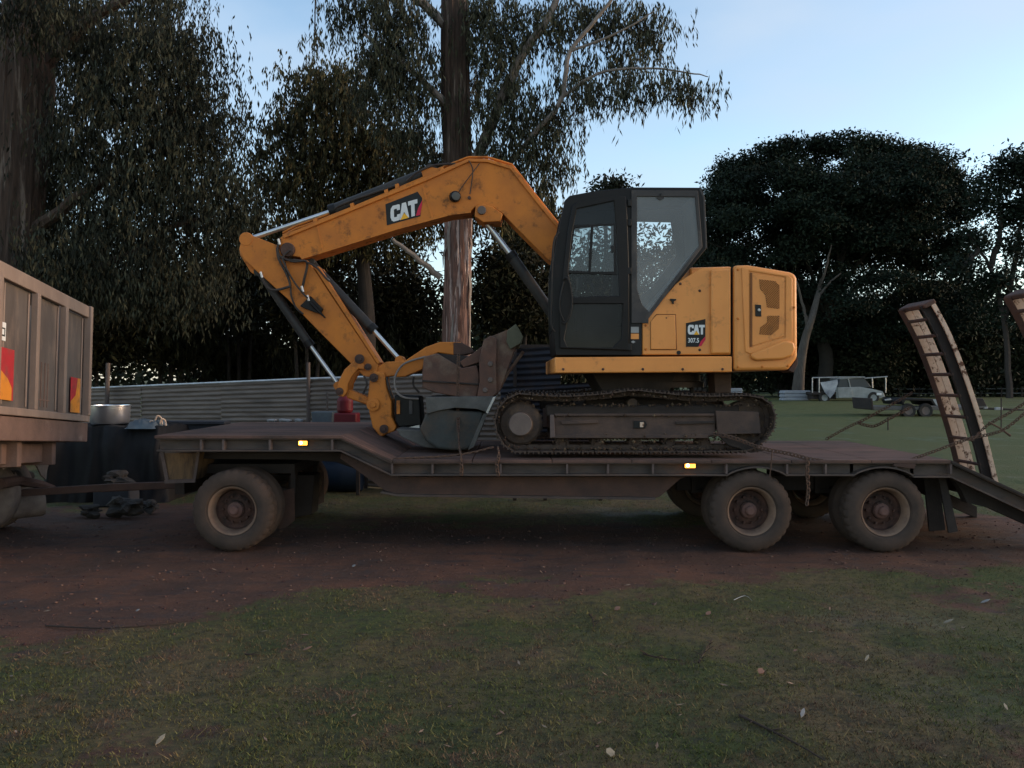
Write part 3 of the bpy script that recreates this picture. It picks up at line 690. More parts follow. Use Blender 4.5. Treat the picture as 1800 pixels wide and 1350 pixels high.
mb = MB(); mb.box((X(205, 10.8), 10.8, .14), (.5, .3, .28)); tag(mb.build('low_block', blockm, None, .02, loc=(X(205, 10.8), 10.8, 0)), 'dark block on the ground carrying the grey lump beyond the drawbar', 'block')

# ------------------------------------------------------------ low loader trailer
YN, YF = 7.83, 10.33
tr = thing('low_loader_trailer', 'long rusty grey low loader trailer carrying the yellow excavator, raised front deck and beaver tail', 'trailer', (0, 9.1, 0))
def deck_poly(D): return None
# deck surface pieces (profile in x,z)
def pxz(px, py): p = P(px, py, YN); return (p.x, p.z)
def slab(pts, y0, y1, nm, m, bev=.004, par=tr):
    mb = MB(); mb.loops([[Vector((x, y0, z)) for x, z in pts]], (0, y1-y0, 0)); return mb.build(nm, m, par, bev)
x_a, z_u = pxz(272, 765.5); x_b, _ = pxz(600, 765.5); x_c, z_m = pxz(690, 808.5); x_d, _ = pxz(1671, 808.5); x_e, z_e = pxz(1900, 915)
th = .03
slab([(x_a, z_u), (x_b, z_u), (x_b, z_u-th), (x_a, z_u-th)], YN-.01, YF, 'front_deck', deckm)
slab([(x_b, z_u), (x_c, z_m), (x_c, z_m-th), (x_b, z_u-th)], YN-.01, YF, 'deck_slope', deckm)
npl = 7
# main deck: steel checker plates side by side with joints
pw = (x_d-x_c)/npl
for i in range(npl):
    dz = random.uniform(-.003, .003)
    slab([(x_c+pw*i+.004, z_m+dz), (x_c+pw*(i+1)-.004, z_m+dz), (x_c+pw*(i+1)-.004, z_m-th), (x_c+pw*i+.004, z_m-th)], YN-.01, YF, 'deck_plate', deckm)
slab([(x_d, z_m), (x_e, z_e), (x_e, z_e-th), (x_d, z_m-th)], YN-.01, YF, 'beaver_tail_deck', darkm)
# side rail as channel section: web set back, flanges, stiffener ribs
def rail(pts_top, depth_px, y, outward=-1, nm='side_rail', holes=True):
    """pts_top px polyline; channel of given px depth"""
    mb = MB()
    top = [(x, y_+3.5) for x, y_ in pts_top]; bot = [(x, y_+depth_px) for x, y_ in pts_top]
    for i in range(len(top)-1):
        a, b_, c_, d_ = top[i], top[i+1], bot[i+1], bot[i]
        for (q0, q1, t_) in ((a, b_, 3.2), ((d_[0], d_[1]-3.2), (c_[0], c_[1]-3.2), 3.2)):
            vs = [P(q0[0], q0[1], YN), P(q1[0], q1[1], YN), P(q1[0], q1[1]+t_, YN), P(q0[0], q0[1]+t_, YN)]
            for v in vs: v.y = y
            mb.loops([vs], (0, .09, 0))
        vs = [P(a[0], a[1], YN), P(b_[0], b_[1], YN), P(c_[0], c_[1], YN), P(d_[0], d_[1], YN)]
        for v in vs: v.y = y+.075
        mb.loops([vs], (0, .012, 0))
    return mb.build(nm, railm, tr, .003)
rail([(275, 766), (598, 766), (688, 809), (1277, 809)], 28, YN)
rail([(1384, 809), (1500, 809)], 28, YN); rail([(1606, 809), (1672, 809), (1900, 915)], 31, YN, nm='tail_rail')
rail([(275, 766), (598, 766), (688, 809), (1672, 809), (1900, 915)], 29, YF-.09, nm='side_rail')
# arched rails over the rear wheels
for (a, c) in ((1277, 1384), (1500, 1606)):
    mb = MB(); N = 14
    arc = [(a+(c-a)*i/N, 835-15*math.sin(math.pi*i/N)**.75) for i in range(N+1)]
    low = [P(x, y, YN+.075) for x, y in arc]
    mb.loops([[P(a, 812, YN+.075), *[P(x, y, YN+.075) for x, y in arc], P(c, 812, YN+.075)]], (0, .012, 0))
    for i in range(N):
        vs = [P(*arc[i], YN), P(*arc[i+1], YN), P(arc[i+1][0], arc[i+1][1]+3, YN), P(arc[i][0], arc[i][1]+3, YN)]
        mb.loops([vs], (0, .5, 0))
    vs = [P(a, 812.5, YN), P(c, 812.5, YN), P(c, 815.5, YN), P(a, 815.5, YN)]
    mb.loops([vs], (0, .09, 0))
    mb.build('wheel_arch', railm, tr, .002)
for px in (353, 392, 474, 583.6): MB().prism([(px-1.7, 772), (px+1.7, 772), (px+1.7, 791), (px-1.7, 791)], YN+.004, YN+.074).build('stiffener', ribm, tr)
for px in (689, 760, 880, 997, 1069, 1148, 1277.5, 1384, 1452, 1576, 1672): MB().prism([(px-1.7, 815), (px+1.7, 815), (px+1.7, 833 if px not in (1576,) else 822), (px-1.7, 833 if px not in (1576,) else 822)], YN+.004, YN+.074).build('stiffener', ribm, tr)
MB().prism([(1571, 812), (1611, 812), (1608, 824), (1590, 822), (1571, 819)], YN-.006, YN).build('patch_plate', rustt, tr, .002)
# main chassis beams
bp_ = [(600, 796), (655, 820), (700, 838), (1205, 838), (1196, 842), (1160, 873), (1150, 876), (700, 870), (676, 862), (598, 806)]
MB().prism([(300, 795), (598, 795), (640, 815), (640, 830), (590, 812), (520, 808), (300, 806)], 8.35, 8.5).build('chassis_beam', darkm, tr, .004)
MB().prism(bp_, 8.0, 8.12).build('chassis_beam', rustt, tr, .004)
MB().prism([(670, 864), (700, 869), (1152, 875), (1152, 879), (700, 873), (668, 867)], 7.94, 8.18).build('beam_flange', railm, tr, .002)
def shift_prism(poly, D0, d, th_):   # same world profile, moved back
    mb = MB(); vs = [P(x, y, D0)+Vector((0, d, 0)) for x, y in poly]; return mb.loops([vs], (0, th_, 0))
shift_prism(bp_, 8.0, 1.7, .12).build('chassis_beam', rustt, tr)
mb = MB()
for zz in ((8.6, 8.7), (9.55, 9.65)): mb.prism([(1190, 836), (1690, 836), (1690, 862), (1190, 862)], *zz)
mb.build('chassis_beam', darkm, tr, .003)
mb = MB()
for x in np.linspace(x_a+.3, x_d-.2, 14):
    z = z_u if x < x_b else (z_m if x > x_c else (z_u+z_m)/2)
    mb.box((x, 9.08, z-.10), (.06, 2.2, .09))
mb.build('cross_members', darkm, tr)
tg = MB(); tg.prism([(1675, 838), (1900, 940), (1900, 965), (1740, 893), (1700, 884), (1690, 862)], 8.05, 8.15).build('tail_beam', darkm, tr)
shift_prism([(1675, 838), (1900, 940), (1900, 965), (1740, 893), (1700, 884), (1690, 862)], 8.05, 1.8, .1).build('tail_beam', darkm, tr)
# marker lamps
def marker(px, py, w, h):
    mb = MB(); mb.prism([(px-w-1.2, py-h-1.2), (px+w+1.2, py-h-1.2), (px+w+1.2, py+h+1.2), (px-w-1.2, py+h+1.2)], YN+.045, YN+.074)
    hs = mb.build('marker_lamp', black, tr, .002)
    MB().prism([(px-w, py-h), (px+w, py-h), (px+w, py+h), (px-w, py+h)], YN+.028, YN+.044).build('lens', amber, hs, .003)
    MB().lathe([(0, 0), (h*.0038, 0), (h*.0042, .008)], P(px-w*.45, py-.3, YN+.02), (0, 1, 0), 16).build('bulb_glow', amber_hot, hs)
marker(532, 779, 7.5, 3.6); marker(1213.5, 818.5, 9, 4)
# wheels
def wheel(c, yout, dual=True, label=None):
    """c: x,z centre; yout depth of the outer face"""
    r = .41; w = .235
    base = MB()
    prof = [(.235, .05), (.262, .012), (.30, .0), (.345, .004), (.385, .022), (.402, .045), (.410, .06)]
    for k_ in range(4):
        y0 = .06+k_*(w-.12)/4; y1 = y0+(w-.12)/4
        prof += [(.410, y1-.010), (.402, y1-.008), (.402, y1-.002), (.410, y1)]
    prof += [(.402, w-.045), (.385, w-.022), (.345, w-.004), (.30, w), (.262, w-.012), (.235, w-.05), (.225, w-.06), (.225, .06), (.235, .05)]
    rim = MB().lathe([(.236, .05), (.246, .035), (.243, .028), (.232, .034), (.222, .055), (.212, .08), (.205, .12), (.200, .16)], (c[0], yout, c[1]), (0, 1, 0), 48)
    wh = rim.build('wheel', rimm, tr, smooth=50, loc=(c[0], yout, c[1]))
    tm = MB().lathe(prof, (c[0], yout, c[1]), (0, 1, 0), 120)
    for i_, (rr_, hh_) in enumerate(prof):
        if rr_ > .38:
            for k_ in range(120):
                if (k_+(2 if hh_ > w/2 else 0)) % 4 == 0:
                    v = tm.v[i_*120+k_]; f_ = (rr_-(.010 if rr_ > .40 else .005))/rr_; v.x = c[0]+(v.x-c[0])*f_; v.z = c[1]+(v.z-c[1])*f_
    tm.build('tyre', tyrem, wh, smooth=30)
    hub = MB().lathe([(0, .045), (.032, .045), (.045, .055), (.05, .09), (.075, .105), (.08, .15)], (c[0], yout, c[1]), (0, 1, 0), 24)
    hub.build('hub', hubr, wh, smooth=35)
    nb = MB()
    for k_ in range(10):
        a = k_*math.pi/5; nb.lathe([(0, .135), (.014, .135), (.014, .175)], (c[0]+.135*math.cos(a), yout, c[1]+.135*math.sin(a)), (0, 1, 0), 6)
    nb.build('wheel_nuts', rimr, wh, kind='stuff')
    MB().lathe([(.2005, .13), (.19, .165), (.15, .175), (.12, .155), (.09, .15), (.085, .12), (.05, .11), (0, .11)], (c[0], yout, c[1]), (0, 1, 0), 40).build('wheel_disc', rimr, wh, smooth=40)
    if dual:
        MB().lathe(prof, (c[0], yout+.27, c[1]), (0, 1, 0), 48).build('inner_tyre', tyrem, wh, smooth=38)
    return wh
WX = [P(405, 0, YN).x, P(1324, 0, YN).x, P(1561, 0, YN).x]
WZ = [.41, .405, .40]
for x, z in zip(WX, WZ): wheel((x, z), YN+.02)
for x, z in zip(WX, WZ): wheel((x, z), YF-.02-.235-.27)
mb = MB()
for x, z in zip(WX, WZ): mb.tube([(x, YN+.2, z), (x, YF-.2, z)], .06, 12)
mb.build('axles', darkm, tr)
mb = MB()  # springs and hangers
for x, z in zip(WX, WZ):
    for y in (8.6, 9.55):
        for k_ in range(4): mb.box((x, y, z+.1+k_*.016), (.9-k_*.12, .07, .014))
        mb.box((x-.42, y, z+.22), (.05, .09, .26)); mb.box((x+.42, y, z+.22), (.05, .09, .26))
mb.build('spring_pack', darkm, tr, kind='stuff')
# mudflaps and boxes
MB().prism([(492, 864), (517, 858), (518, 915), (504, 926), (491, 930)], 8.55, 8.56).build('mud_flap', rustt, tr, label='rusty torn mud flap behind the front wheel')
MB().prism([(553, 832), (570, 830), (570, 882), (554, 891)], 9.9, 9.91).build('mud_flap', mat('faded_flap', (.2, .13, .11), (.13, .09, .075), 6, .85), tr)
MB().prism([(1624, 838), (1650, 838), (1662, 932), (1634, 934)], 8.25, 8.27).build('mud_flap', darkm, tr)
MB().prism([(1650, 840), (1663, 840), (1684, 934), (1668, 937)], 8.05, 8.07).build('mud_flap', darkm, tr, label='stiff bent mud flap behind the last wheel')
MB().prism([(505, 835), (552, 835), (548, 905), (508, 912)], 9.0, 9.3).build('spring_hanger', darkm, tr, .01)
tbx = MB().prism([(281, 796), (350, 796), (340, 845), (292, 847)], 8.2, 8.7).build('storage_bin', tanb, tr, .012)
MB().prism([(281, 794), (287, 794), (297, 848), (291, 848)], 8.18, 8.2).build('bin_edge', ribm, tbx); MB().prism([(346, 794), (351, 794), (343, 848), (338, 848)], 8.18, 8.2).build('bin_edge', ribm, tbx)
MB().prism([(289, 844), (343, 842), (343, 848), (289, 850)], 8.17, 8.2).build('bin_edge', ribm, tbx)
mb = MB()
vs, fs = [], []
for i in range(15):
    for j in range(5):
        px = 316+i*3.8; p = P(px, 797+j*3+(.9*math.sin(i)), 8.75+j*.02); p.y += .05*noise.noise(Vector((i*.6, j, 2))); vs.append(p)
for i in range(14):
    for j in range(4): k_ = i*5+j; fs.append((k_, k_+1, k_+6, k_+5))
mb.add(vs, fs); o = mb.build('plastic_sheet', greent, None, smooth=80, loc=tuple(P(340, 800, 8.75))); tag(o, 'crumpled blue green plastic stuffed under the front deck above the bin', 'plastic sheet')
m_ = o.modifiers.new('solid', 'SOLIDIFY'); m_.thickness = .004
# drawbar and turntable
mb = MB(); mb.tube([P(40, 866, 9.0), P(200, 856, 9.05), P(345, 851, 9.05)], .055, 4); mb.tube([P(60, 864, 9.3), P(200, 859, 9.5), P(345, 852, 9.6)], .045, 4)
mb.build('drawbar', rustt, tr, .004)
mb = MB(); mb.lathe([(.0, 0), (.5, 0), (.5, .05), (.45, .06), (.45, .10), (0, .10)], (P(430, 0, 9).x, 9.08, .86), (0, 0, 1), 32); mb.box((P(430, 0, 9).x, 9.08, .76), (1.4, 1.1, .1)); mb.box((P(340, 0, 9).x, 9.08, .62), (.1, .9, .3)); mb.build('turntable', darkm, tr)
# wire hoop from rail to tyre
mb = MB(); mb.tube(spline([P(1357, 792, YN-.03), P(1356, 812, YN-.03), P(1353, 838, YN-.03)], 3), .006, 5); mb.build('wire_tie', chainm, tr)
# ramps
def ramp(yn, yf, label, dx=0):
    t_ = thing('loading_ramp', label, 'ramp', (5.85+dx, (yn+yf)/2, .3), 'loading ramps standing at the trailer tail')
    prof = [Vector((x_+dx, 0, z_)) for x_, z_ in ((5.80, .28), (5.64, .95), (5.44, 1.60), (5.21, 2.2), (4.99, 2.62))]
    pts = spline(prof, 5)
    def along(k_):  # k 0..1
        f = k_*(len(pts)-1); i = min(int(f), len(pts)-2); p = pts[i].lerp(pts[i+1], f-i); d = (pts[i+1]-pts[i]).normalized(); return p, d, Vector((d.z, 0, -d.x))
    def strip(y0, y1, o0, o1, m, nm, a=0, b_=1, n_=20, bev=.003):
        mb = MB(); vs, fs = [], []
        for i in range(n_+1):
            p, d, nn = along(a+(b_-a)*i/n_)
            for (yy, oo) in ((y0, o0), (y1, o0), (y1, o1), (y0, o1)): vs.append(p+nn*oo+Vector((0, yy, 0)))
        for i in range(n_):
            for j in range(4): k_ = i*4+j; k2 = i*4+(j+1) % 4; fs.append((k_, k2, k2+4, k_+4))
        fs += [(3, 2, 1, 0), tuple(n_*4+j for j in range(4))]
        return mb.add(vs, fs).build(nm, m, t_, bev)
    # near beam: web facing the yard, flange pale at its outer edge
    strip(yn+.02, yn+.04, .0, .13, darkm, 'near_beam_web')
    strip(yn-.035, yn-.015, .10, .155, cream, 'near_beam_flange')
    strip(yn-.015, yn+.05, .13, .14, rustt, 'near_beam_outer_flange')
    strip(yn-.01, yn+.03, -.010, .0, darkm, 'near_beam_inner_flange')
    strip(yf-.04, yf-.02, .0, .20, cream, 'far_beam_web', a=.02, b_=.95)
    strip(yf-.10, yf+.02, -.012, .0, rustt, 'far_beam_flange')
    strip(yf-.16, yf-.145, .06, .14, cream, 'centre_strip', a=.02, b_=.95)
    for k_ in range(9):
        p, d, nn = along(.06+.103*k_)
        MB().tube([p+nn*.0+Vector((0, yn, 0)), p+nn*.0+Vector((0, yf-.05, 0))], .022, 6).build('rung', rustt, t_)
    p, d, nn = along(.985)
    rot = Matrix((( d.x, 0, nn.x), (0, 1, 0), (d.z, 0, nn.z)))
    MB().box(p+nn*.09+Vector((0, (yn+yf)/2, 0)), (.06, yf-yn+.08, .16), rot).build('end_plate', rustt, t_, .015)
    MB().tube([Vector((5.87+dx, yn-.05, .27)), Vector((5.87+dx, yf+.05, .27))], .035, 10).build('hinge_pin', darkm, t_)
    return t_
ramp(9.62, 10.16, 'far loading ramp with worn cream paint, standing upright in full view at the tail')
ramp(7.95, 8.62, 'near loading ramp cut off by the right edge of the picture', .40)
# chains
def chain(name, pts, label, link=.05, r=.0075):
    pts = spline(pts, 10); L = [0]
    for a, c in zip(pts, pts[1:]): L.append(L[-1]+(c-a).length)
    n_ = max(2, int(L[-1]/(link*.72))); mb = MB()
    for i in range(n_):
        s_ = L[-1]*(i+.5)/n_; k_ = max(j for j in range(len(L)) if L[j] <= s_); k_ = min(k_, len(pts)-2)
        f = (s_-L[k_])/max(1e-6, L[k_+1]-L[k_]); p = pts[k_].lerp(pts[k_+1], f); d = (pts[k_+1]-pts[k_]).normalized()
        u = d.orthogonal().normalized(); w = d.cross(u)
        if i % 2: u, w = w, u
        u = (u*math.cos(.5)+w*math.sin(.5))
        ring = []
        for j in range(8):
            a = 2*math.pi*j/8; ring.append(p+d*math.cos(a)*link*.5+u*math.sin(a)*link*.3)
        ring.append(ring[0]); mb.tube(ring, r, 4, False)
    o = mb.build(name, chainm, None, smooth=0, loc=tuple(pts[0])); return tag(o, label, 'chain')
dn = lambda px, py: P(px, py, 7.9)
chain('tie_chain', [P(1255, 762, 7.96), P(1290, 770, 7.93), P(1340, 788, 7.9), P(1385, 797, 7.88), P(1420, 806, 7.86), P(1455, 812, 7.84)], 'rusty chain from the right end of the track lying over the deck edge', .05, .0075)
chain('hanging_chain', [P(1420, 806, 7.80), P(1419, 830, 7.79), P(1421, 860, 7.79), P(1418, 888, 7.79)], 'chain end hanging below the deck between the two rear wheels', .045)
chain('deck_chain', [P(866, 786, 7.96), P(830, 795, 7.95), P(800, 800, 7.93), P(768, 803, 7.92), P(700, 806, 7.9), P(693, 807, 7.9)], 'rusty chain lying along the deck from the sprocket toward the deck slope', .05)
chain('sprocket_chain', [P(875, 786, 7.92), P(877, 800, 7.80), P(873, 818, 7.79), P(876, 836, 7.79)], 'short chain hanging from the sprocket over the side rail', .045)
chain('bucket_chain', [P(806, 622, 8.60), P(805, 655, 8.55), P(805, 720, 8.5), P(807, 780, 8.2), P(810, 800, 7.92), P(811, 812, 7.79), P(811, 835, 7.79)], 'long vertical chain draped down over both buckets to the rail', .045)
chain('rear_chain', [P(1452, 772, 10.3), P(1490, 751, 10.3), P(1520, 737, 10.28), P(1560, 715, 10.2), P(1604, 690, 10.15)], 'chain rising from the far deck edge toward the far ramp', .05, .006)
chain('slack_chain', [P(1508, 743, 10.28), P(1535, 749, 10.26), P(1565, 735, 10.2), P(1600, 716, 10.2)], 'slack chain sagging beside the rising rear chain', .05)
chain('ramp_chain', [P(1598, 809, 8.0), P(1640, 794, 8.0), P(1700, 772, 8.0), P(1745, 762, 8.0), P(1775, 748, 8.0), P(1830, 700, 8.0)], 'chain stretched from the deck edge past the far ramp to the near ramp', .042, .006)
chain('binder_chain', [P(1708, 775, 8.3), P(1735, 748, 8.3), P(1775, 725, 8.3), P(1830, 690, 8.3)], 'upper chain with the load binder in front of the paddock', .042, .006)
mb = MB(); mb.tube([P(1738, 742, 8.28), P(1757, 752, 8.28), P(1776, 766, 8.28)], [.011, .009, .013], 8); tag(mb.build('load_binder', chainm, None, loc=tuple(P(1757, 752, 8.28))), 'short rusty load binder handle hanging on the upper chain', 'load binder')
for px, y0, y1, D, lb in ((1561, 733, 757, 26, 'thin dark star picket in the paddock behind the slack chain'), (1760, 700, 748, 27, 'thin dark star picket in the paddock at the right edge')):
    p = P(px, y0, D); mb = MB(); mb.tube([(p.x, D, 0), (p.x, D, p.z)], .022, 6); tag(mb.build('star_picket', darkm, None, loc=(p.x, D, 0)), lb, 'post', 'star pickets in the paddock')

# ------------------------------------------------------------ excavator
ex = thing('excavator', 'yellow tracked excavator with dark cab loaded on the trailer, arm folded to the left', 'excavator', (P(1117, 0, 9.1).x, 9.1, z_m))
def pr(poly, D0, D1, nm, m, par=ex, bev=.008, holes=(), seg=2, label=None):
    return MB().prism(poly, D0, D1, holes).build(nm, m, par, bev, seg, label=label)
C0 = 8.05
def sheet(poly, D, nm, m, par): return MB().add([P(x, y, D) for x, y in poly], [tuple(range(len(poly)))]).build(nm, m, par, 0, smooth=0)
# --- undercarriage
ZT = z_m
DT0, DT1 = 7.98, 8.42
SPX = lambda px: P(px, 0, 8.0).x
def zpx(py, D=8.0): return P(0, py, D).z
track_path = [(914, 798), (990, 798), (1100, 798), (1200, 798), (1290, 797), (1322, 793), (1348, 775), (1364, 747), (1362, 718), (1345, 699), (1310, 691), (1250, 692), (1200, 690), (1150, 685), (1112, 682), (1060, 688), (1000, 692), (950, 691), (912, 689), (886, 701), (870, 724), (868, 752), (880, 780), (895, 793)]
loop = [P(x, y, 8.0) for x, y in track_path]
loop = [Vector((p.x, 0, p.z)) for p in loop]
lp2 = spline(loop+[loop[0]], 10)
LL = [0]
for a, c in zip(lp2, lp2[1:]): LL.append(LL[-1]+(c-a).length)
NS = int(LL[-1]/.135)
def tpos(s_):
    s_ %= LL[-1]; k_ = int(np.searchsorted(LL, s_, 'right'))-1; k_ = min(max(k_, 0), len(lp2)-2)
    f = (s_-LL[k_])/max(1e-9, LL[k_+1]-LL[k_]); return lp2[k_].lerp(lp2[k_+1], f), (lp2[k_+1]-lp2[k_]).normalized()
# a track shoe: plate with three grousers, local x along the track, z outward
def shoe_mesh():
    mb = MB(); L = LL[-1]/NS
    mb.box((0, 0, -.006), (L*.93, .44, .012))
    for dx in (-.36, 0, .36): mb.add([(dx*L-.007, -.22, 0), (dx*L+.007, -.22, 0), (dx*L+.004, -.22, .018), (dx*L-.004, -.22, .018), (dx*L-.007, .22, 0), (dx*L+.007, .22, 0), (dx*L+.004, .22, .018), (dx*L-.004, .22, .018)],
                                     [(0, 1, 2, 3), (7, 6, 5, 4), (1, 5, 6, 2), (0, 3, 7, 4), (3, 2, 6, 7)])
    return mb
def link_mesh():
    mb = MB(); L = LL[-1]/NS
    for y in (-.06, .06):
        pts = [Vector((math.cos(a)*.026-L*.34, y-.014, -.040+math.sin(a)*.024)) for a in np.linspace(math.pi/2, 3*math.pi/2, 5)]+[Vector((math.cos(a)*.026+L*.34, y-.014, -.040+math.sin(a)*.024)) for a in np.linspace(-math.pi/2, math.pi/2, 5)]
        mb.loops([pts], (0, .028, 0))
    mb.lathe([(0, -.09), (.013, -.09), (.013, .09), (0, .09)], (L*.4, 0, -.04), (0, 1, 0), 8)
    return mb
def make_tracks():
    sm = shoe_mesh().build('track_shoe', trackm, ex, 0, smooth=0, loc=(0, 0, 0)); lm = link_mesh().build('track_link', trackm, ex, 0, smooth=30, loc=(0, 0, 0))
    first = True
    for yc in ((DT0+DT1)/2, 10.06-.0):
        for i in range(NS):
            p, d = tpos(i*LL[-1]/NS); ang = math.atan2(-d.z, d.x)
            # outward normal: path runs anticlockwise seen from the camera starting along the bottom
            M = Matrix(((d.x, 0, d.z, 0), (0, 1, 0, 0), (d.z, 0, -d.x, 0), (0, 0, 0, 1)))
            nrm = Vector((d.z, 0, -d.x))
            so = sm if first else sm.copy(); lo = lm if first else lm.copy()
            if not first: COL.objects.link(so); COL.objects.link(lo); so.parent = ex; lo.parent = ex
            rt_ = M.to_3x3()
            rt_ = Matrix((d, Vector((0, -1, 0)) if False else Vector((0, 1, 0)), nrm)).transposed()
            if rt_.determinant() < 0:
                rt_ = Matrix((d, Vector((0, -1, 0)), nrm)).transposed()
            e = rt_.to_euler(); loc = p+Vector((0, yc, 0))-nrm*.018-world_off(ex)
            so.location = loc; so.rotation_euler = e
            lo.location = loc; lo.rotation_euler = e
            first = False
make_tracks()
for sgn, dd in ((0, 0), (1, 1.86)):
    sh = lambda poly, D0, D1: (lambda mb: mb.loops([[P(x, y, D0)+Vector((0, dd, 0)) for x, y in poly]], (0, D1-D0, 0)))(MB())
    tf = sh([(969, 731), (1258, 729), (1258, 766), (1240, 770), (969, 769)], 8.06, 8.34).build('track_frame', framem, ex, .012)
    sh([(960, 712), (1300, 712), (1300, 732), (960, 732)], 8.12, 8.28).build('frame_top', darkm, tf, .02)
    sh([(1258, 722), (1334, 724), (1338, 762), (1262, 764)], 8.02, 8.06).build('guard_plate', framem, tf, .006)
    sh([(969, 764), (1245, 764), (1245, 770), (969, 770)], 8.03, 8.06).build('frame_flange', framem, tf, .003)
    sh([(975, 727), (1256, 727), (1256, 731), (975, 731)], 8.03, 8.2).build('frame_flange', framem, tf, .003)
    sh([(967, 729), (974, 729), (976, 768), (967, 770)], 8.02, 8.06).build('end_rib', ribm, tf, .003)
    if sgn == 0:
        sh([(985, 740), (1050, 738), (1052, 744), (988, 746)], 8.035, 8.06).build('step_bar', framem, tf, .004)
        sh([(1188, 741), (1257, 740), (1257, 744), (1188, 746)], 8.035, 8.06).build('step_bar', darkm, tf, .003)
        sh([(1114, 740), (1134, 740), (1138, 746), (1134, 753), (1114, 753)], 8.045, 8.06).build('grease_cover', black, tf, .003)
        sh([(1125, 742), (1132, 742), (1132, 751), (1125, 751)], 8.035, 8.045).build('grease_plate', cream, tf, .002)
        sh([(1258, 762), (1290, 766), (1345, 792), (1320, 796), (1280, 782)], 8.0, 8.04).build('lower_guard', darkm, tf, .004)
    for k_, px in enumerate((989, 1051, 1117, 1176, 1238)):
        c = P(px, 778, 8.15)+Vector((0, dd, 0))
        MB().lathe([(0, -.02), (.035, -.02), (.04, 0), (.068, .01), (.068, .05), (.055, .06), (.055, .16), (.068, .17), (.068, .21), (0, .23)], c, (0, 1, 0), 24).build('track_roller', framem, tf)
    c = P(1112, 709, 8.15)+Vector((0, dd, 0))
    MB().lathe([(0, 0), (.05, 0), (.055, .02), (.055, .2), (0, .22)], c, (0, 1, 0), 20).build('carrier_roller', trackm, tf)
    # sprocket with teeth
    c = P(914.7, 745, 8.06)+Vector((0, dd, 0)); r = .24; vs = []
    nt = 21
    for k_ in range(nt*4):
        a = 2*math.pi*k_/(nt*4); rr = r*(1.0 if k_ % 4 in (0, 1) else .90); vs.append(c+Vector((math.cos(a)*rr, .10, math.sin(a)*rr)))
    MB().loops([vs], (0, .05, 0)).build('sprocket', trackm, tf, .003)
    MB().lathe([(0, -.05), (.118, -.05), (.127, -.04), (.13, 0), (.15, .01), (.20, .03), (.222, .06), (.222, .12)], c, (0, 1, 0), 48).build('final_drive', trackm, tf, smooth=30)
    MB().lathe([(0, -.058), (.112, -.058), (.118, -.05)], c, (0, 1, 0), 40).build('hub_cover', hubm, tf)
    c = P(1313, 745, 8.10)+Vector((0, dd, 0))
    MB().lathe([(0, 0), (.06, 0), (.07, .02), (.2, .04), (.235, .05), (.235, .2), (.2, .22), (0, .24)], c, (0, 1, 0), 40).build('idler', trackm, tf)
mb = MB(); oct_ = [(0, 1, 4), (1, 2, 4), (2, 3, 4), (3, 0, 4), (1, 0, 5), (2, 1, 5), (3, 2, 5), (0, 3, 5)]
for _ in range(1300):
    p, d = tpos(random.random()*LL[-1]); nn_ = Vector((d.z, 0, -d.x)); s_ = .003+.012*random.random()**2
    c = p+nn_*random.choice((-.064, -.058, -.05, -.030, -.018, -.012))+Vector((random.uniform(-.02, .02), random.choice((7.98, 8.0, 8.05, 8.12, 8.2, 8.35))+random.uniform(-.01, .02), random.uniform(-.008, .008)))
    mb.add([c+Vector(q_)*s_*random.uniform(.6, 1.3) for q_ in ((1, 0, 0), (0, 1, 0), (-1, 0, 0), (0, -1, 0), (0, 0, 1), (0, 0, -1))], oct_)
for _ in range(700):
    x = random.uniform(972, 1335); y = random.choice((731, 770, 765, 776, 790, 712))+random.uniform(-2, 2); s_ = .004+.016*random.random()**2; c = P(x, y, random.uniform(8.03, 8.12))
    mb.add([c+Vector(q_)*s_*random.uniform(.6, 1.3) for q_ in ((1, 0, 0), (0, 1, 0), (-1, 0, 0), (0, -1, 0), (0, 0, 1), (0, 0, -1))], oct_)
mb.build('caked_mud', clodm, ex, kind='stuff', smooth=0)
pr([(1030, 700), (1210, 700), (1240, 760), (1000, 760)], 8.4, 9.7, 'centre_frame', darkm, bev=.02)
MB().lathe([(0, 0), (.62, 0), (.62, .06), (.58, .07), (.58, .18), (0, .18)], (P(1140, 0, 9.1).x, 9.1, P(0, 682, 8.2).z), (0, 0, 1), 48).build('slew_ring', darkm, ex)
pr([(1040, 655), (1190, 655), (1175, 690), (1060, 690)], 8.5, 9.6, 'swivel_block', darkm, bev=.01)
mb = MB()
for px in (1075, 1105, 1180, 1215, 1262, 1273): mb.tube([P(px, 655, 8.7), P(px+3, 672, 8.75), P(px, 700, 8.8)], .022, 6)
mb.build('swivel_hose', hose, ex)
pr([(1255, 655), (1285, 655), (1285, 700), (1258, 700)], 8.6, 8.9, 'lower_bracket', framem, bev=.004)
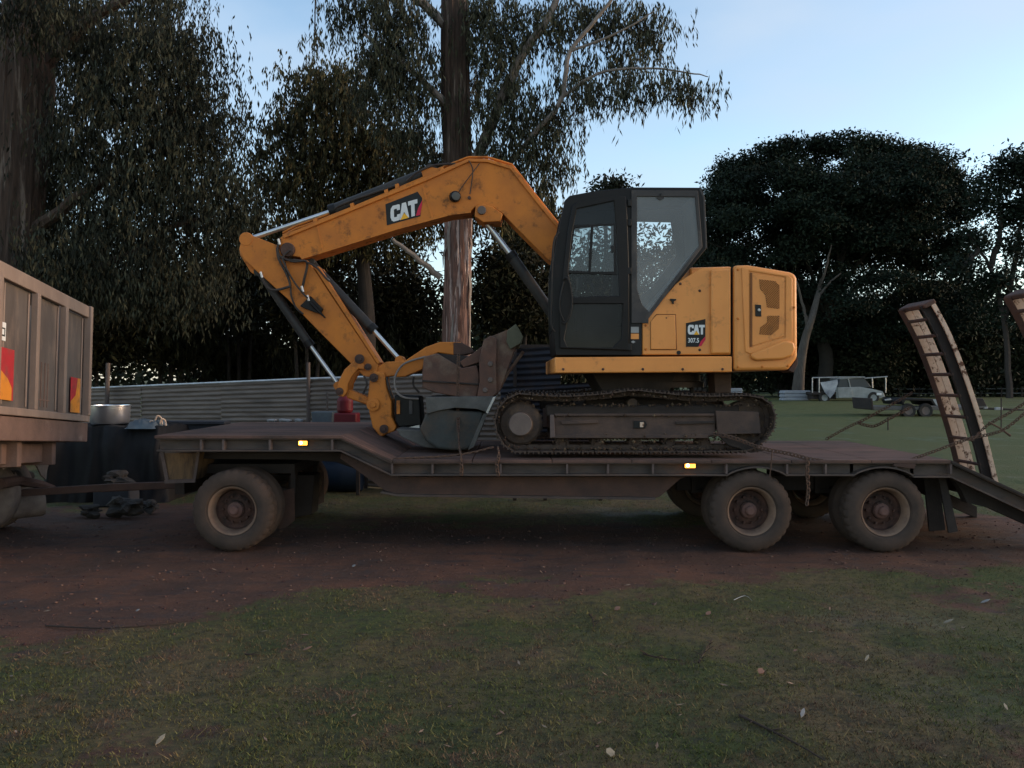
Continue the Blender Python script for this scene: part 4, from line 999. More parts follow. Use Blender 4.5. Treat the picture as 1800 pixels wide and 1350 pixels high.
# blade seen end-on behind tracks (right side)
# --- upper body
pr([(975, 628), (1287, 626), (1287, 654), (975, 656)], C0-.04, 10.1, 'lower_skirt', yellow, bev=.012)
side = pr([(1129, 568), (1186, 499), (1234.4, 470.4), (1285, 469), (1285, 624), (1129, 624)], C0-.0, C0+.9, 'side_panel', yellow, bev=.014, seg=3)
pr([(1250, 474), (1285, 472), (1285, 622), (1250, 622)], C0-.035, C0, 'panel_step', yellow, side, .03, seg=3)
pr([(1144, 565), (1154, 553.5), (1187, 553.5), (1188.5, 614), (1144, 614)], C0-.012, C0, 'access_door', yellow, side, .006)
pr([(1143, 566), (1153.4, 552), (1188, 552), (1190, 615.5), (1143, 615.5)], C0-.003, C0, 'door_seal', mat('seam_dark', (.2, .08, .02), (.16, .06, .02), 5, .7), side, 0)
for px, py in ((1196, 499), (1135, 572), (1135, 614), (1171, 559), (1230, 511), (1230, 615)):
    MB().lathe([(0, -.014), (.008, -.012), (.014, 0)], P(px, py, C0), (0, 1, 0), 12).build('bolt', rustt if px > 1136 else yellow_worn, side)
MB().lathe([(0, -.004), (.022, -.004), (.022, 0)], P(1193, 620, C0), (0, 1, 0), 16).build('grommet', black, side)
pr([(1178, 525), (1189, 525.5), (1188, 528.5), (1185, 529), (1184.4, 534), (1181.6, 534), (1181, 529), (1178, 528)], C0-.02, C0, 'latch_handle', black, side, .002)
# counterweight / engine housing
cw = pr([(1290.7, 466), (1316, 465.5), (1388, 477.5), (1398, 481), (1401.5, 489), (1402.5, 629), (1386, 651), (1290.7, 652)], C0-.05, 10.12, 'counterweight', yellow, bev=.035, seg=4)
pr([(1286, 470), (1291, 469), (1291, 651), (1286, 651)], C0+.01, 10.1, 'body_gap', cabblack, cw, 0)
for px, py in ((1297, 474), (1297, 560), (1297, 645), (1385, 643), (1340, 645), (1396, 540)): MB().lathe([(0, -.012), (.009, -.010), (.013, 0)], P(px, py, C0-.05), (0, 1, 0), 10).build('bolt', yellow_worn, cw)
for px in (990, 1060, 1130, 1200, 1270): MB().lathe([(0, -.010), (.010, -.009), (.014, 0)], P(px, 649, C0-.04), (0, 1, 0), 10).build('skirt_bolt', rustt, ex)
mb = MB(); # raised surround around the door
pr([(1304, 469.5), (1385, 483), (1393, 489), (1393, 600), (1384, 606), (1318, 622), (1310, 618)], C0-.062, C0-.05, 'door_surround', yellow, cw, .01, holes=([(1317, 476), (1381.5, 486.5), (1381.5, 593), (1317, 613)],))
ed = pr([(1320, 480), (1379, 489), (1379, 591), (1320, 609)], C0-.058, C0-.045, 'engine_door', yellow, cw, .005)
pr([(1319, 479), (1322.5, 479.5), (1322.5, 609), (1319, 610)], C0-.064, C0-.058, 'hinge_strip', mat('hinge_dark', (.22, .09, .03), (.17, .07, .03), 5, .7), cw, 0)
ventm = mat('vent_mesh', (.17, .075, .035), (.12, .05, .025), 40, .8, bump=.8, bscale=220)
for poly in ([(1335, 491), (1363, 494), (1370, 501.5), (1370, 543), (1348.5, 540), (1345.5, 519), (1336, 507)], [(1348.5, 555), (1370, 555), (1369, 577), (1356, 589), (1335, 587.4), (1336.7, 575.5), (1348.5, 567)]):
    v = pr(poly, C0-.0605, C0-.058, 'vent', ventm, cw, 0)
    # perforated cover: slanted slats over the opening
    mb = MB(); xs_ = [p[0] for p in poly]; ys_ = [p[1] for p in poly]
    def inside(x, y):
        c_ = False
        for i in range(len(poly)):
            (x1, y1), (x2, y2) = poly[i], poly[i-1]
            if (y1 > y) != (y2 > y) and x < (x2-x1)*(y-y1)/(y2-y1)+x1: c_ = not c_
        return c_
    y = min(ys_)-40
    while y < max(ys_)+5:
        run = []
        for k_ in range(60):
            x = min(xs_)+k_*(max(xs_)-min(xs_))/59; yy = y+(x-min(xs_))*.75
            if inside(x, yy): run.append((x, yy))
        if len(run) > 2: mb.tube([P(*run[0], C0-.062), P(*run[-1], C0-.062)], .0035, 4)
        y += 3.0
    mb.build('vent_bars', yellow, v, kind='stuff')
pr([(1327.5, 535), (1338, 536), (1338.5, 556.5), (1328, 556)], C0-.066, C0-.058, 'latch', black, cw, .003)
MB().lathe([(0, -.016), (.014, -.014), (.018, 0)], P(1334, 545, C0-.06), (0, 1, 0), 16).build('lock', steel, cw)
bul = pr([(1320, 622), (1340, 614), (1380, 598), (1396, 601), (1399, 613), (1394, 626), (1376, 632), (1330, 634), (1321, 630)], C0-.095, C0-.04, 'moulded_bumper', yellow, cw, .035, seg=4)
pr([(1386, 651), (1402.5, 629), (1402.5, 640), (1395, 655)], C0-.02, C0+.3, 'corner_scuff', rustt, cw, .004)
pr([(1212, 470), (1287, 468), (1287, 520), (1212, 520)], C0+.9, 10.08, 'engine_cover', yellow, bev=.03, seg=3)
# --- badges
def cat_badge(par, frame, quad, D, letters_h, stripe, sub=None, stripe_poly=None):
    """frame: function mapping badge u,v (px along the boom direction) to px; quad polygon px"""
    pl = pr(quad, D-.004, D, 'badge', black, par, 0)
    def poly(pts, nm, m, d=.002):
        return MB().loops([[P(*frame(u, v), D-.004) for u, v in pts]], (0, -d, 0)).build(nm, m, pl, 0, smooth=0)
    # letters, unit square cell 0..1 wide each; heavy condensed strokes
    Cc = [(1, .95), (.85, 1), (.25, 1), (.05, .85), (.0, .6), (.0, .3), (.1, .1), (.3, 0), (.85, 0), (1, .08), (1, .38), (.68, .38), (.68, .25), (.4, .25), (.36, .3), (.36, .7), (.42, .76), (.68, .76), (.68, .64), (1, .64)]
    Aa = [(0, 0), (.3, 1), (.72, 1), (1.02, 0), (.9, 0), (.5, .42), (.12, 0)]
    Tt = [(-.06, 1), (.92, 1), (.92, .74), (.61, .74), (.61, 0), (.25, 0), (.25, .74), (-.06, .74)]
    for L_, ox in ((Cc, 0), (Aa, .92), (Tt, 1.92)):
        poly([((x+ox)*letters_h*.62, y*letters_h) for x, y in L_], 'letter', white)
    poly([(.98*letters_h*.62, -.02*letters_h), (1.42*letters_h*.62, .36*letters_h), (1.9*letters_h*.62, -.02*letters_h)], 'triangle', decal_yel, .003)
    if stripe_poly: MB().loops([[P(x, y, D-.0045) for x, y in stripe_poly]], (0, -.001, 0)).build('red_stripe', decal_red, pl, 0)
    return pl
B0 = 9.06
ang = math.atan2(427-401, 720-672)
# --- boom
boom = pr([(491, 432), (492, 418), (500, 412), (753, 312), (823, 281), (857, 282), (898, 294), (940, 348), (986, 406), (986, 470), (965, 458), (905, 398), (884, 376), (868, 365), (850, 360), (838, 361), (828, 371), (793, 374), (700, 399), (560, 443), (527, 452), (505, 449)], B0, B0+.28, 'boom', yellow_worn, bev=.008)
pr([(497, 414), (750, 310), (823, 278.5), (858, 279.5), (901, 291.5), (943, 345), (989, 403), (986, 408), (940, 352), (897, 297), (857, 285), (824, 284), (753, 316), (499, 419)], B0-.025, B0+.305, 'top_flange', yellow_worn, boom, .004)
pr([(527, 451), (560, 442), (700, 398), (793, 373), (828, 370), (828, 374), (793, 378), (700, 403), (560, 447), (530, 456)], B0-.012, B0+.29, 'bottom_flange', yellow_worn, boom, .003)
pr([(741, 328), (744, 327), (761, 383), (758, 384)], B0-.006, B0, 'weld_seam', yellow_worn, boom, .002)
pr([(556, 398), (558.5, 397), (568, 440), (565, 441)], B0-.006, B0, 'weld_seam', yellow_worn, boom, .002)
pr([(836, 361), (850, 358), (866, 363), (884, 376), (880, 389), (850, 391), (834, 380)], B0-.03, B0+.31, 'cylinder_boss', yellow_worn, boom, .01)
MB().lathe([(0, -.03), (.045, -.03), (.05, -.02), (.05, 0)], P(847, 370, B0-.03), (0, 1, 0), 20).build('boss_pin', hubm, boom)
mb = MB()
for dy, D in ((0, B0+.03), (-5, B0+.09), (-4, B0+.17)):
    mb.tube([P(x, y+dy, D) for x, y in ((497, 414), (520, 402), (560, 388), (640, 356), (742, 313), (823, 281), (857, 281), (900, 294), (942, 348), (988, 406))], .011, 6)
mb.build('pipe_run', yellow_worn, boom)
for px, py in ((553, 391), (618, 364), (678, 340), (697, 330), (776, 301)): pr([(px-3, py-6), (px+3, py-8), (px+4, py), (px-2, py+3)], B0-.015, B0+.2, 'pipe_clamp', yellow_worn, boom, .003)
# work lamp + wires
wl_ = MB().lathe([(0, -.06), (.05, -.06), (.062, -.05), (.065, .0), (.04, .02)], P(799, 346, B0), (-.35, 1, .1), 20).build('work_lamp', cabblack, boom, smooth=30)
MB().lathe([(0, -.068), (.045, -.066), (.05, -.06)], P(799, 346, B0), (-.35, 1, .1), 20).build('lamp_glass', darkg, wl_)
mb = MB(); mb.tube(spline([P(824, 282, B0-.04), P(831, 298, B0-.03), P(829, 322, B0-.02), P(826, 341, B0-.01)], 6), .007, 6); mb.tube(spline([P(843, 287, B0-.04), P(822, 315, B0-.03), P(811, 330, B0-.02), P(805, 341, B0-.02)], 6), .006, 6); mb.build('wiring', hose, boom)
MB().lathe([(0, -.02), (.02, -.02), (.02, 0)], P(825, 348, B0), (0, 1, 0), 10).build('fitting', rustt, boom)
s_a, c_a = math.sin(R(15.5)), math.cos(R(15.5))
fr_b = lambda u, v: (687+u*c_a-v*math.sin(R(2)), 391-u*math.sin(R(15.5))-v*math.cos(R(2)))
cat_badge(boom, fr_b, [(677.5, 359), (734, 337), (742, 348), (739, 380), (680, 396)], B0, 28, None, stripe_poly=[(731, 379.5), (735, 366), (742, 352), (742, 360), (738.5, 378)])
fr_s = lambda u, v: (1209+u, 588-v)
sb = cat_badge(side, fr_s, [(1206, 568), (1240, 560.7), (1240, 593), (1227, 609.6), (1206, 609.6)], C0-.0, 17, None, stripe_poly=[(1228, 609), (1232, 600), (1240, 591), (1240, 597), (1233, 608)])
text_mesh('307.5', 11*C0/FPX, 'model_number', white, sb, P(1209, 602, C0-.006), (1, 0, 0), (0, 0, 1), bold=.0012, sx=.82)
# --- boom cylinder
def cylinder_part(a, b_, c_, rb, rr, D, nm, par, mtl=cyl):
    """barrel from a to b_, rod from b_ to c_ (picture points at depth D)"""
    o = MB().tube([P(*a, D), P(*b_, D)], rb, 20).build(nm, mtl, par, .006, smooth=30)
    d = (P(*c_, D)-P(*b_, D)).normalized()
    MB().tube([P(*b_, D)-d*.05, P(*c_, D)], rr, 16).build('rod', chrome, o)
    MB().tube([P(*b_, D)-d*.06, P(*b_, D)+d*.015], rb*1.12, 20).build('gland', cabblack, o)
    for e, r_ in ((P(*a, D), rb*1.1), (P(*c_, D), rb*.95)):
        MB().lathe([(0, -.07), (r_, -.07), (r_, .07), (0, .07)], e, (0, 1, 0), 20).build('eye', mtl if e == P(*a, D) else yellow_worn, o)
    return o
cylinder_part((975, 558), (897, 447), (850, 385), .062, .033, B0+.14, 'boom_cylinder', ex)
cylinder_part((758, 303), (582, 372), (436, 421), .075, .028, B0+.14, 'arm_cylinder', ex)
pr([(740, 300), (757, 293), (775, 297), (790, 300), (770, 312), (745, 316)], B0+.02, B0+.26, 'arm_cylinder_bracket', yellow_worn, boom, .006)
mb = MB(); mb.tube(spline([P(800, 288, B0+.06), P(765, 290, B0+.02), P(735, 302, B0), P(715, 318, B0+.03)], 6), .012, 6); mb.tube(spline([P(700, 325, B0+.04), P(660, 338, B0+.04), P(600, 360, B0+.06), P(585, 372, B0+.08)], 6), .014, 6); mb.build('arm_hose', hose, boom)
# --- stick
S0 = 9.08
stick = pr([(420, 437), (424, 424), (444, 414), (487, 431), (500, 455), (540, 457), (556, 478), (575, 508), (665, 641), (662, 664), (640, 662), (618, 640), (560, 582), (505, 525), (447, 473), (428, 455)], S0, S0+.24, 'stick', yellow_worn, bev=.008)
for D_ in (S0-.005, S0+.205):
    MB().lathe([(0, 0), (.075, 0), (.08, .01), (.08, .04)], P(432, 420, D_), (0, 1, 0), 24).build('stick_eye', yellow_worn, stick)
pr([(444, 470), (425, 440), (420, 437), (422, 448), (440, 478), (446, 482), (449, 474)], S0+.05, S0+.2, 'cylinder_lug', yellow_worn, stick, .01)
pr([(552, 470), (664, 640), (668, 637), (560, 468)], S0-.02, S0+.26, 'front_flange', yellow_worn, stick, .003)
MB().lathe([(0, -.05), (.075, -.05), (.085, -.03), (.085, 0)], P(507, 440, S0), (0, 1, 0), 24).build('pivot_pin', rustt, stick)
pr([(527, 538), (545, 520), (567, 543), (562, 552), (540, 544)], S0-.05, S0, 'valve_block', cabblack, stick, .006)
MB().tube([P(546, 532, S0-.06), P(557, 544, S0-.06), P(572, 559, S0-.05)], [.02, .02, .007], 8).build('valve_body', cabblack, stick)
hoses = [[(492, 420), (488, 440), (497, 455), (525, 458), (540, 462), (535, 490), (531, 508)], [(487, 436), (490, 455), (503, 480), (510, 500), (505, 505), (480, 510), (466, 500), (459, 483)], [(495, 450), (505, 475), (520, 500), (535, 518), (541, 524)],
         [(500, 460), (510, 500), (512, 520), (520, 540), (533, 552)], [(538, 460), (556, 470), (572, 488), (580, 495)], [(510, 440), (498, 452), (515, 460), (535, 458)]]
mb = MB()
for i, h in enumerate(hoses): mb.tube(spline([P(x, y, S0-.04-.015*(i % 3)) for x, y in h], 6), .015 if i < 2 else .011, 7)
mb.build('hydraulic_hose', hose, stick)
mb = MB()
for x, y in ((531, 508), (541, 524), (459, 483), (490, 425)): mb.tube([P(x-1, y-5, S0-.06), P(x+2, y+5, S0-.06)], .014, 6)
mb.build('hose_fitting', steel, stick)
cylinder_part((458, 478), (545, 607), (596, 678), .052, .024, S0+.12, 'bucket_cylinder', ex)
cylinder_part((545, 462), (656, 580), (704, 634), .058, .026, S0+.12, 'thumb_cylinder', ex)
MB().tube([P(564, 482, S0-.0), P(579, 494, S0-.0)], .014, 8).build('thumb_cylinder_fitting', steel, ex)
# --- linkage, hitch
lk = pr([(624, 632), (640, 640), (641, 650), (630, 648), (619, 661), (612, 675), (610, 690), (604, 698), (593, 695), (592, 683), (596, 668), (605, 650)], S0-.05, S0+.0, 'tipping_link', yellow_worn, bev=.01)
MB().loops([[P(x, y, S0-.05)+Vector((0, .29, 0)) for x, y in [(624, 632), (640, 640), (641, 650), (630, 648), (619, 661), (612, 675), (610, 690), (604, 698), (593, 695), (592, 683), (596, 668), (605, 650)]]], (0, .05, 0)).build('tipping_link', yellow_worn, ex, .01)
bl_ = pr([(612, 684), (652, 700), (650, 714), (608, 699)], S0+.02, S0+.2, 'bucket_link', yellow_worn, bev=.02, seg=3)
hitch = pr([(650, 664), (656, 652), (676, 655), (679, 680), (688, 706), (688, 732), (697, 750), (693, 758), (668, 768), (655, 751), (649, 725), (646, 702)], S0-.03, S0+.27, 'quick_hitch', yellow_worn, bev=.012)
for (px, py, r_, par) in ((632, 631, .055, lk), (597, 688, .045, lk), (656, 711, .075, hitch), (657, 664, .05, hitch), (675, 754, .05, hitch), (647, 645, .04, lk)):
    MB().lathe([(0, -.03), (r_*.45, -.03), (r_*.5, -.015), (r_, -.012), (r_, .01)], P(px, py, S0-.05), (0, 1, 0), 24).build('pin', rustt if r_ < .07 else yellow_worn, par)
thumb = pr([(651, 664), (657, 648), (678, 636), (712, 634), (730, 622), (748, 610), (773, 601), (809, 601), (828, 611), (834, 619), (816, 624), (797, 624), (770, 620), (749, 630), (742, 650), (712, 662), (700, 663), (690, 661), (672, 664)], S0+.02, S0+.22, 'thumb_arm', yellow_worn, bev=.012)
pr([(797, 602), (812, 602), (828, 611), (834, 619), (816, 624), (797, 624)], S0+.0, S0+.24, 'thumb_tip', rustt, thumb, .01)
mb = MB(); mb.tube(spline([P(748, 627, S0-.02), P(720, 635, S0-.03), P(704, 645, S0-.04), P(694, 665, S0-.06), P(697, 688, S0-.08), P(712, 699, S0-.08), P(736, 701, S0-.05)], 7), .012, 7); mb.build('thumb_hose', mat('pale_hose', (.24, .20, .18), (.18, .15, .13), 6, .6), thumb)
mb = MB(); mb.tube(spline([P(640, 661, S0-.02), P(645, 675, S0-.05), P(638, 692, S0-.03)], 6), .013, 7); mb.tube(spline([P(727, 662, S0-.02), P(727, 678, S0-.02), P(737, 690, S0-.02)], 6), .012, 7); mb.tube(spline([P(680, 663, S0-.02), P(683, 680, S0-.05), P(690, 700, S0-.03)], 6), .014, 7); mb.build('hitch_hose', hose, hitch)
rot_ = pr([(693, 694), (738, 696), (742, 748), (700, 752), (694, 740)], S0-.05, S0+.3, 'rotator', cabblack, bev=.02)
pr([(697, 704), (703, 704), (703, 728), (697, 728)], S0-.07, S0-.05, 'warning_strip', yellow_worn, rot_, .003); pr([(719, 704), (725, 704), (725, 728), (719, 728)], S0-.065, S0-.05, 'valve_plate', cabside, rot_, .003)
MB().prism([(719, 751), (737, 747), (738, 755)], S0-.07, S0-.05).build('bracket', steel, rot_)
# rusty bucket held in the thumb: curved shell swept across its width
def bucket_shell(poly, D0, D1, nm, m, par, th_=.025, side_m=None, open_from=0):
    """open shell along px polyline, with two side plates"""
    mb = MB(); pts = [P(x, y, D0) for x, y in poly]
    cx = sum(p.x for p in pts)/len(pts); cz = sum(p.z for p in pts)/len(pts)
    inner = [p+(Vector((cx, p.y, cz))-p).normalized()*th_ for p in pts]
    mb.loops([pts+inner[::-1]], (0, D1-D0, 0)); return mb.build(nm, m, par, .004)
rb = MB().prism([(745, 627), (768, 621), (800, 640), (812, 647), (838, 642), (843, 660), (842, 680), (838, 698), (810, 699), (764, 690), (742, 682), (742, 655)], 8.66, 9.75).build('rusty_bucket', rustb, ex, .012)
pr([(742, 668), (843, 674), (843, 677), (742, 671)], 8.64, 8.66, 'weld_line', darkm, rb, .002)
pr([(842, 632), (850, 598), (862, 590), (874, 594), (872, 640), (874, 690), (866, 698), (838, 699), (843, 670)], 8.60, 8.64, 'side_cutter', rustb, rb, .008)
pr([(851, 596), (892, 580), (906, 571), (915, 590), (905, 615), (892, 650), (880, 685), (868, 698), (870, 640), (860, 615)], 8.66, 9.7, 'cutting_edge', rustb, rb, .006)
pr([(892, 581), (907, 569), (920, 592), (915, 604), (897, 614), (890, 600)], 8.62, 9.72, 'edge_tooth', mat('olive_worn_steel', (.11, .105, .07), (.08, .075, .05), 6, .7), rb, .006)
pr([(766, 621), (800, 624), (852, 628), (850, 640), (812, 648), (798, 640)], 8.75, 9.65, 'bucket_throat', darkm, rb, .006)
pr([(834, 619), (852, 605), (856, 632), (815, 646), (808, 636)], 8.72, 8.76, 'bucket_gusset', rustb, rb, .006)
for px, py in ((862, 668), (853, 686), (862, 640)): MB().lathe([(0, -.018), (.022, -.016), (.03, 0)], P(px, py, 8.60), (0, 1, 0), 12).build('bolt', hubm, rb)
mb = MB(); mb.tube([P(920, 618, 8.75), P(893, 655, 8.72), P(872, 692, 8.68)], .02, 6); mb.build('edge_bar', rustb, rb)
# grey mud bucket standing on the deck
gbu = thing('mud_bucket', 'wide grey mud bucket sitting on the deck below the rusty bucket', 'bucket', (P(800, 0, 8.9).x, 8.9, z_m))
MB().prism([(748, 728), (760, 712), (800, 722), (850, 724), (846, 750), (832, 785), (820, 791), (795, 792), (768, 789), (748, 775), (737, 755)], 8.45, 9.6).build('curved_shell', greyb, gbu, .03, 3)
MB().prism([(748, 698), (871, 697), (857, 725), (838, 719), (800, 717), (770, 722), (750, 728)], 8.42, 9.63).build('lip_plate', greyrim, gbu, .006)
MB().prism([(867, 698), (872, 697), (858, 727), (854, 725)], 8.405, 9.65).build('cutting_edge', steel, gbu, .002)
MB().prism([(850, 727), (857, 727), (833, 786), (822, 792)], 8.43, 8.45).build('side_rim', greyrim, gbu, .004)
mb = MB(); mb.loops([[P(x, y, 8.6) for x, y in [(696, 754), (740, 757), (768, 789), (745, 786), (705, 768)]]], (0, .9, 0)); tag(mb.build('steel_wedge', greyrim, None, .01, loc=tuple(P(735, 785, 8.6))), 'flat dusty steel plate lying on the deck slope left of the mud bucket', 'plate')
# --- cab
K0, K1 = C0, 9.02
cab_out = [(972.5, 581), (971, 520), (972, 466), (981, 407), (993, 352), (1001, 344), (1048, 335), (1113, 329), (1232, 329.5), (1239, 347), (1243, 436), (1196, 492), (1128, 568), (1128, 624), (976, 624)]
glass_hole = [(1014, 367), (1079, 353), (1083, 392), (1089, 520), (1007, 522), (999, 478), (1006, 410)]
low_hole = [(1008, 534), (1095, 534), (1092, 596), (1077, 611), (998, 610), (992, 596), (999, 560)]
rear_hole = [(1117, 342), (1224, 344), (1229, 430), (1137, 546), (1117, 550)]
cabf = pr(cab_out, K0, K0+.05, 'cab_frame', cabblack, ex, .008, holes=(glass_hole, low_hole, rear_hole))
MB().prism([(1094, 345), (1119, 338), (1119, 566), (1094, 566)], K0+.006, K0+.06).build('centre_pillar', cabblack, cabf, 0)
# far wall with its own window openings
far_hole = [(1004, 375), (1098, 362), (1096, 520), (990, 522)]
far_hole2 = [(1112, 356), (1212, 358), (1222, 424), (1176, 484), (1112, 540)]
def shp(polys, D0, D1, D):
    return MB().loops([[Vector((P(x, y, K0).x, D0, P(x, y, K0).z)) for x, y in lp] for lp in polys], (0, D1-D0, 0))
shp([cab_out, far_hole, far_hole2], K1-.05, K1, K0).build('far_wall', cabblack, cabf, .004)
shp([[(1001, 344), (1048, 335), (1113, 329), (1232, 329.5), (1232, 333), (1113, 333), (1048, 339), (1003, 348)]], K0+.05, K1-.05, K0).build('roof', cabgrey, cabf, .003)
shp([[(1232, 329.5), (1239, 347), (1243, 436), (1239.5, 437), (1235.5, 348), (1229, 333)]], K0-.002, K1, K0).build('rear_pillar', cabside, cabf, .003)
shp([[(1243, 436), (1196, 492), (1128, 568), (1125, 565), (1193, 489), (1239, 434)]], K0+.05, K1-.05, K0).build('rear_wall', cabgrey, cabf, .003)
shp([[(976, 600), (1128, 600), (1128, 624), (976, 624)]], K0+.05, K1-.05, K0).build('floor', cabblack, cabf, .003)
shp([[(972.5, 581), (976, 624), (980, 624), (977, 581)]], K0+.05, K1-.05, K0).build('front_sill', cabblack, cabf, .003)
for D_ in (K0+.05, K1-.12):
    shp([[(993, 352), (1001, 348), (985, 407), (976, 466), (977, 581), (972.5, 581), (972, 466), (981, 407)]], D_, D_+.07, K0).build('front_pillar', cabblack, cabf, .003)
ws = MB(); wp = [Vector((P(x, y, K0).x, K0, P(x, y, K0).z)) for x, y in ((997, 356), (985, 407), (976, 466), (976, 575))]
for a, b_ in zip(wp, wp[1:]): ws.add([a+Vector((0, .12, 0)), b_+Vector((0, .12, 0)), b_+Vector((0, .85, 0)), a+Vector((0, .85, 0))], [(0, 1, 2, 3)])
ws.build('windscreen', glass_side, cabf, 0)
# rear quarter window: frame, dusty glass
pr([(1110, 334), (1227, 335), (1235, 434), (1140, 560), (1140, 568), (1110, 568)], K0-.02, K0, 'window_surround', cabside, cabf, .004, holes=([(1120, 345), (1222, 346), (1229, 432), (1141, 548), (1128, 534), (1120, 508)],))
sheet([(1117, 342), (1224, 344), (1231, 433), (1139, 556), (1117, 556)], K0-.005, 'rear_window', glass_dusty, cabf)
pr([(1152, 342), (1170, 342), (1166, 350), (1161, 352), (1156, 350)], K0-.012, K0-.008, 'window_tab', cabside, cabf, .002)
MB().lathe([(0, -.014), (.012, -.012), (.014, 0)], P(1161, 342, K0-.012), (0, 1, 0), 12).build('window_knob', black, cabf)
pr([(1109, 568), (1128, 568), (1128, 624), (1109, 624)], K0-.004, K0, 'decal_panel', cabgrey, cabf, .002)
pr([(1109, 574.5), (1123, 574.5), (1123, 585), (1109, 585)], K0-.006, K0-.004, 'white_decal', offwhite, cabf, 0); pr([(1109, 586.5), (1123, 586.5), (1123, 596), (1109, 596)], K0-.006, K0-.004, 'yellow_decal', yellow, cabf, 0)
pr([(1109, 601), (1113, 598.5), (1117, 601), (1113, 603.5)], K0-.006, K0-.004, 'white_emblem', offwhite, cabf, 0)
# door
door = pr([(984, 612), (984, 560), (990, 478), (998, 405), (1006, 362), (1012, 356), (1086, 343), (1100, 345), (1103, 380), (1106, 470), (1106, 616)], K0-.03, K0-.001, 'door', cabblack, ex, .008, holes=(glass_hole, low_hole))
sheet([(1014, 367), (1079, 353), (1083, 392), (1089, 520), (1007, 522), (999, 478), (1006, 410)], K0-.010, 'door_glass', glass_dark, door)
sheet(low_hole, K0-.010, 'lower_glass', glass_low, door)
pr([(1008, 396), (1082, 392), (1084, 483), (997, 480)], K0-.026, K0-.012, 'sliding_frame', cabblack, door, .003, holes=([(1010.5, 400.5), (1038.5, 398.5), (1034, 477), (1000, 475)], [(1043.5, 398), (1079, 396), (1079, 477.5), (1038.5, 477.5)]))
sheet([(1010.5, 400.5), (1038.5, 398.5), (1034, 477), (1000, 475)], K0-.018, 'window_pane', glass_side, door); sheet([(1043.5, 398), (1079, 396), (1079, 477.5), (1038.5, 477.5)], K0-.022, 'window_pane', glass_side, door)
mb = MB(); mb.tube(spline([P(990, 492, K0-.04), P(996, 488, K0-.07), P(1002, 500, K0-.08), P(1005.5, 530, K0-.08), P(1002, 555, K0-.08), P(994, 568, K0-.06), P(988, 566, K0-.04)], 6), .009, 8); mb.build('grab_handle', blackrub, door)
mb = MB(); mb.tube(spline([P(991, 495, K0-.04), P(985, 520, K0-.06), P(984, 545, K0-.06), P(991, 565, K0-.05)], 6), .008, 8); mb.build('grab_handle', cabgrey, door)
pr([(1074, 432), (1080, 431), (1080, 443), (1074, 444)], K0-.03, K0-.022, 'window_latch', black, door, .002)
for y in (350, 385, 470, 604): pr([(1104, y), (1110, y), (1110, y+12), (1104, y+12)], K0-.03, K0+.0, 'hinge', cabgrey, door, .004)
MB().tube(spline([P(983, 408, K0-.02), P(973, 430, K0-.04), P(969, 520, K0-.04), P(969, 570, K0-.04), P(975, 583, K0-.02)], 6), .01, 8).build('front_grab_rail', blackrub, cabf)

# seat and controls inside
st = MB(); st.box((P(1085, 0, K0).x, 8.5, P(0, 555, K0).z), (.45, .45, .14)); st.box((P(1120, 0, K0).x, 8.5, P(0, 500, K0).z), (.13, .45, .55)); st.box((P(1126, 0, K0).x, 8.5, P(0, 440, K0).z), (.1, .28, .16)); st.build('seat', blackrub, cabf, .04, 3)
st = MB(); st.box((P(1060, 0, K0).x, 8.25, P(0, 545, K0).z), (.35, .14, .3)); st.tube([P(1045, 520, 8.25), P(1040, 498, 8.25)], .018, 8); st.box(P(1018, 560, 8.6), (.08, .3, .3)); st.tube([P(1020, 575, 8.5), P(1012, 515, 8.5)], .015, 8); st.build('console', cabblack, cabf, .01)
st = MB(); st.box(P(1018, 500, 8.85), (.05, .22, .16)); st.build('display', black, cabf, .01)

# ------------------------------------------------------------ tipper truck at the left
Nn, Ff = P(0, 458, 7.09), P(160, 540, 9.5)
bn, bf = P(0, 773, 7.09), P(158, 776, 9.5)
du = (Ff-Nn)+(bf-bn); du = du/2; Lr = math.hypot(du.x, du.y); du.normalize()
nv = Vector((-du.y, du.x, 0)).normalized()
if nv.x < 0: nv = -nv
wv = nv.cross(du);
if wv.z < 0: wv = -wv
TO = Ff.copy()      # top far corner, build downward and towards the camera
HT = (Ff-bf).length
tk = thing('tipper_truck', 'dusty beige tipper truck body at the left edge seen from its tailgate', 'truck', (TO.x-2.5, TO.y-1.2, 0))
def TP(u, v, w): return TO-du*u+nv*v-wv*w      # u toward camera, v out to the trailer, w down
def tbox(u0, u1, v0, v1, w0, w1, nm, m, par=tk, bev=.008):
    vs = [TP(u, v, w) for u in (u0, u1) for v in (v0, v1) for w in (w0, w1)]
    return MB().add(vs, [(0, 1, 3, 2), (4, 6, 7, 5), (0, 4, 5, 1), (2, 3, 7, 6), (0, 2, 6, 4), (1, 5, 7, 3)]).build(nm, m, par, bev)
def tpoly(pts, v, th_, nm, m, par=tk):
    return MB().loops([[TP(u, v, w) for u, w in pts]], nv*th_).build(nm, m, par, .002)
WT = 2.5; hr = HT-.235      # bottom of tailgate rail
tg_ = tbox(0, WT, -.05, 0, .0, .14, 'tailgate', truckp)
tbox(0, WT, -.06, .02, hr-.075, hr, 'bottom_rail', truckp, tg_)
tbox(0, WT, -.35, .0, hr+.01, HT, 'rear_beam', truckrust, tk, .01)
for u in (0, .78, 1.56, 2.42): tbox(u, u+.075, -.05, .018 if u else .03, .14 if u else .0, hr-.075, 'tailgate_post', truckp, tg_)
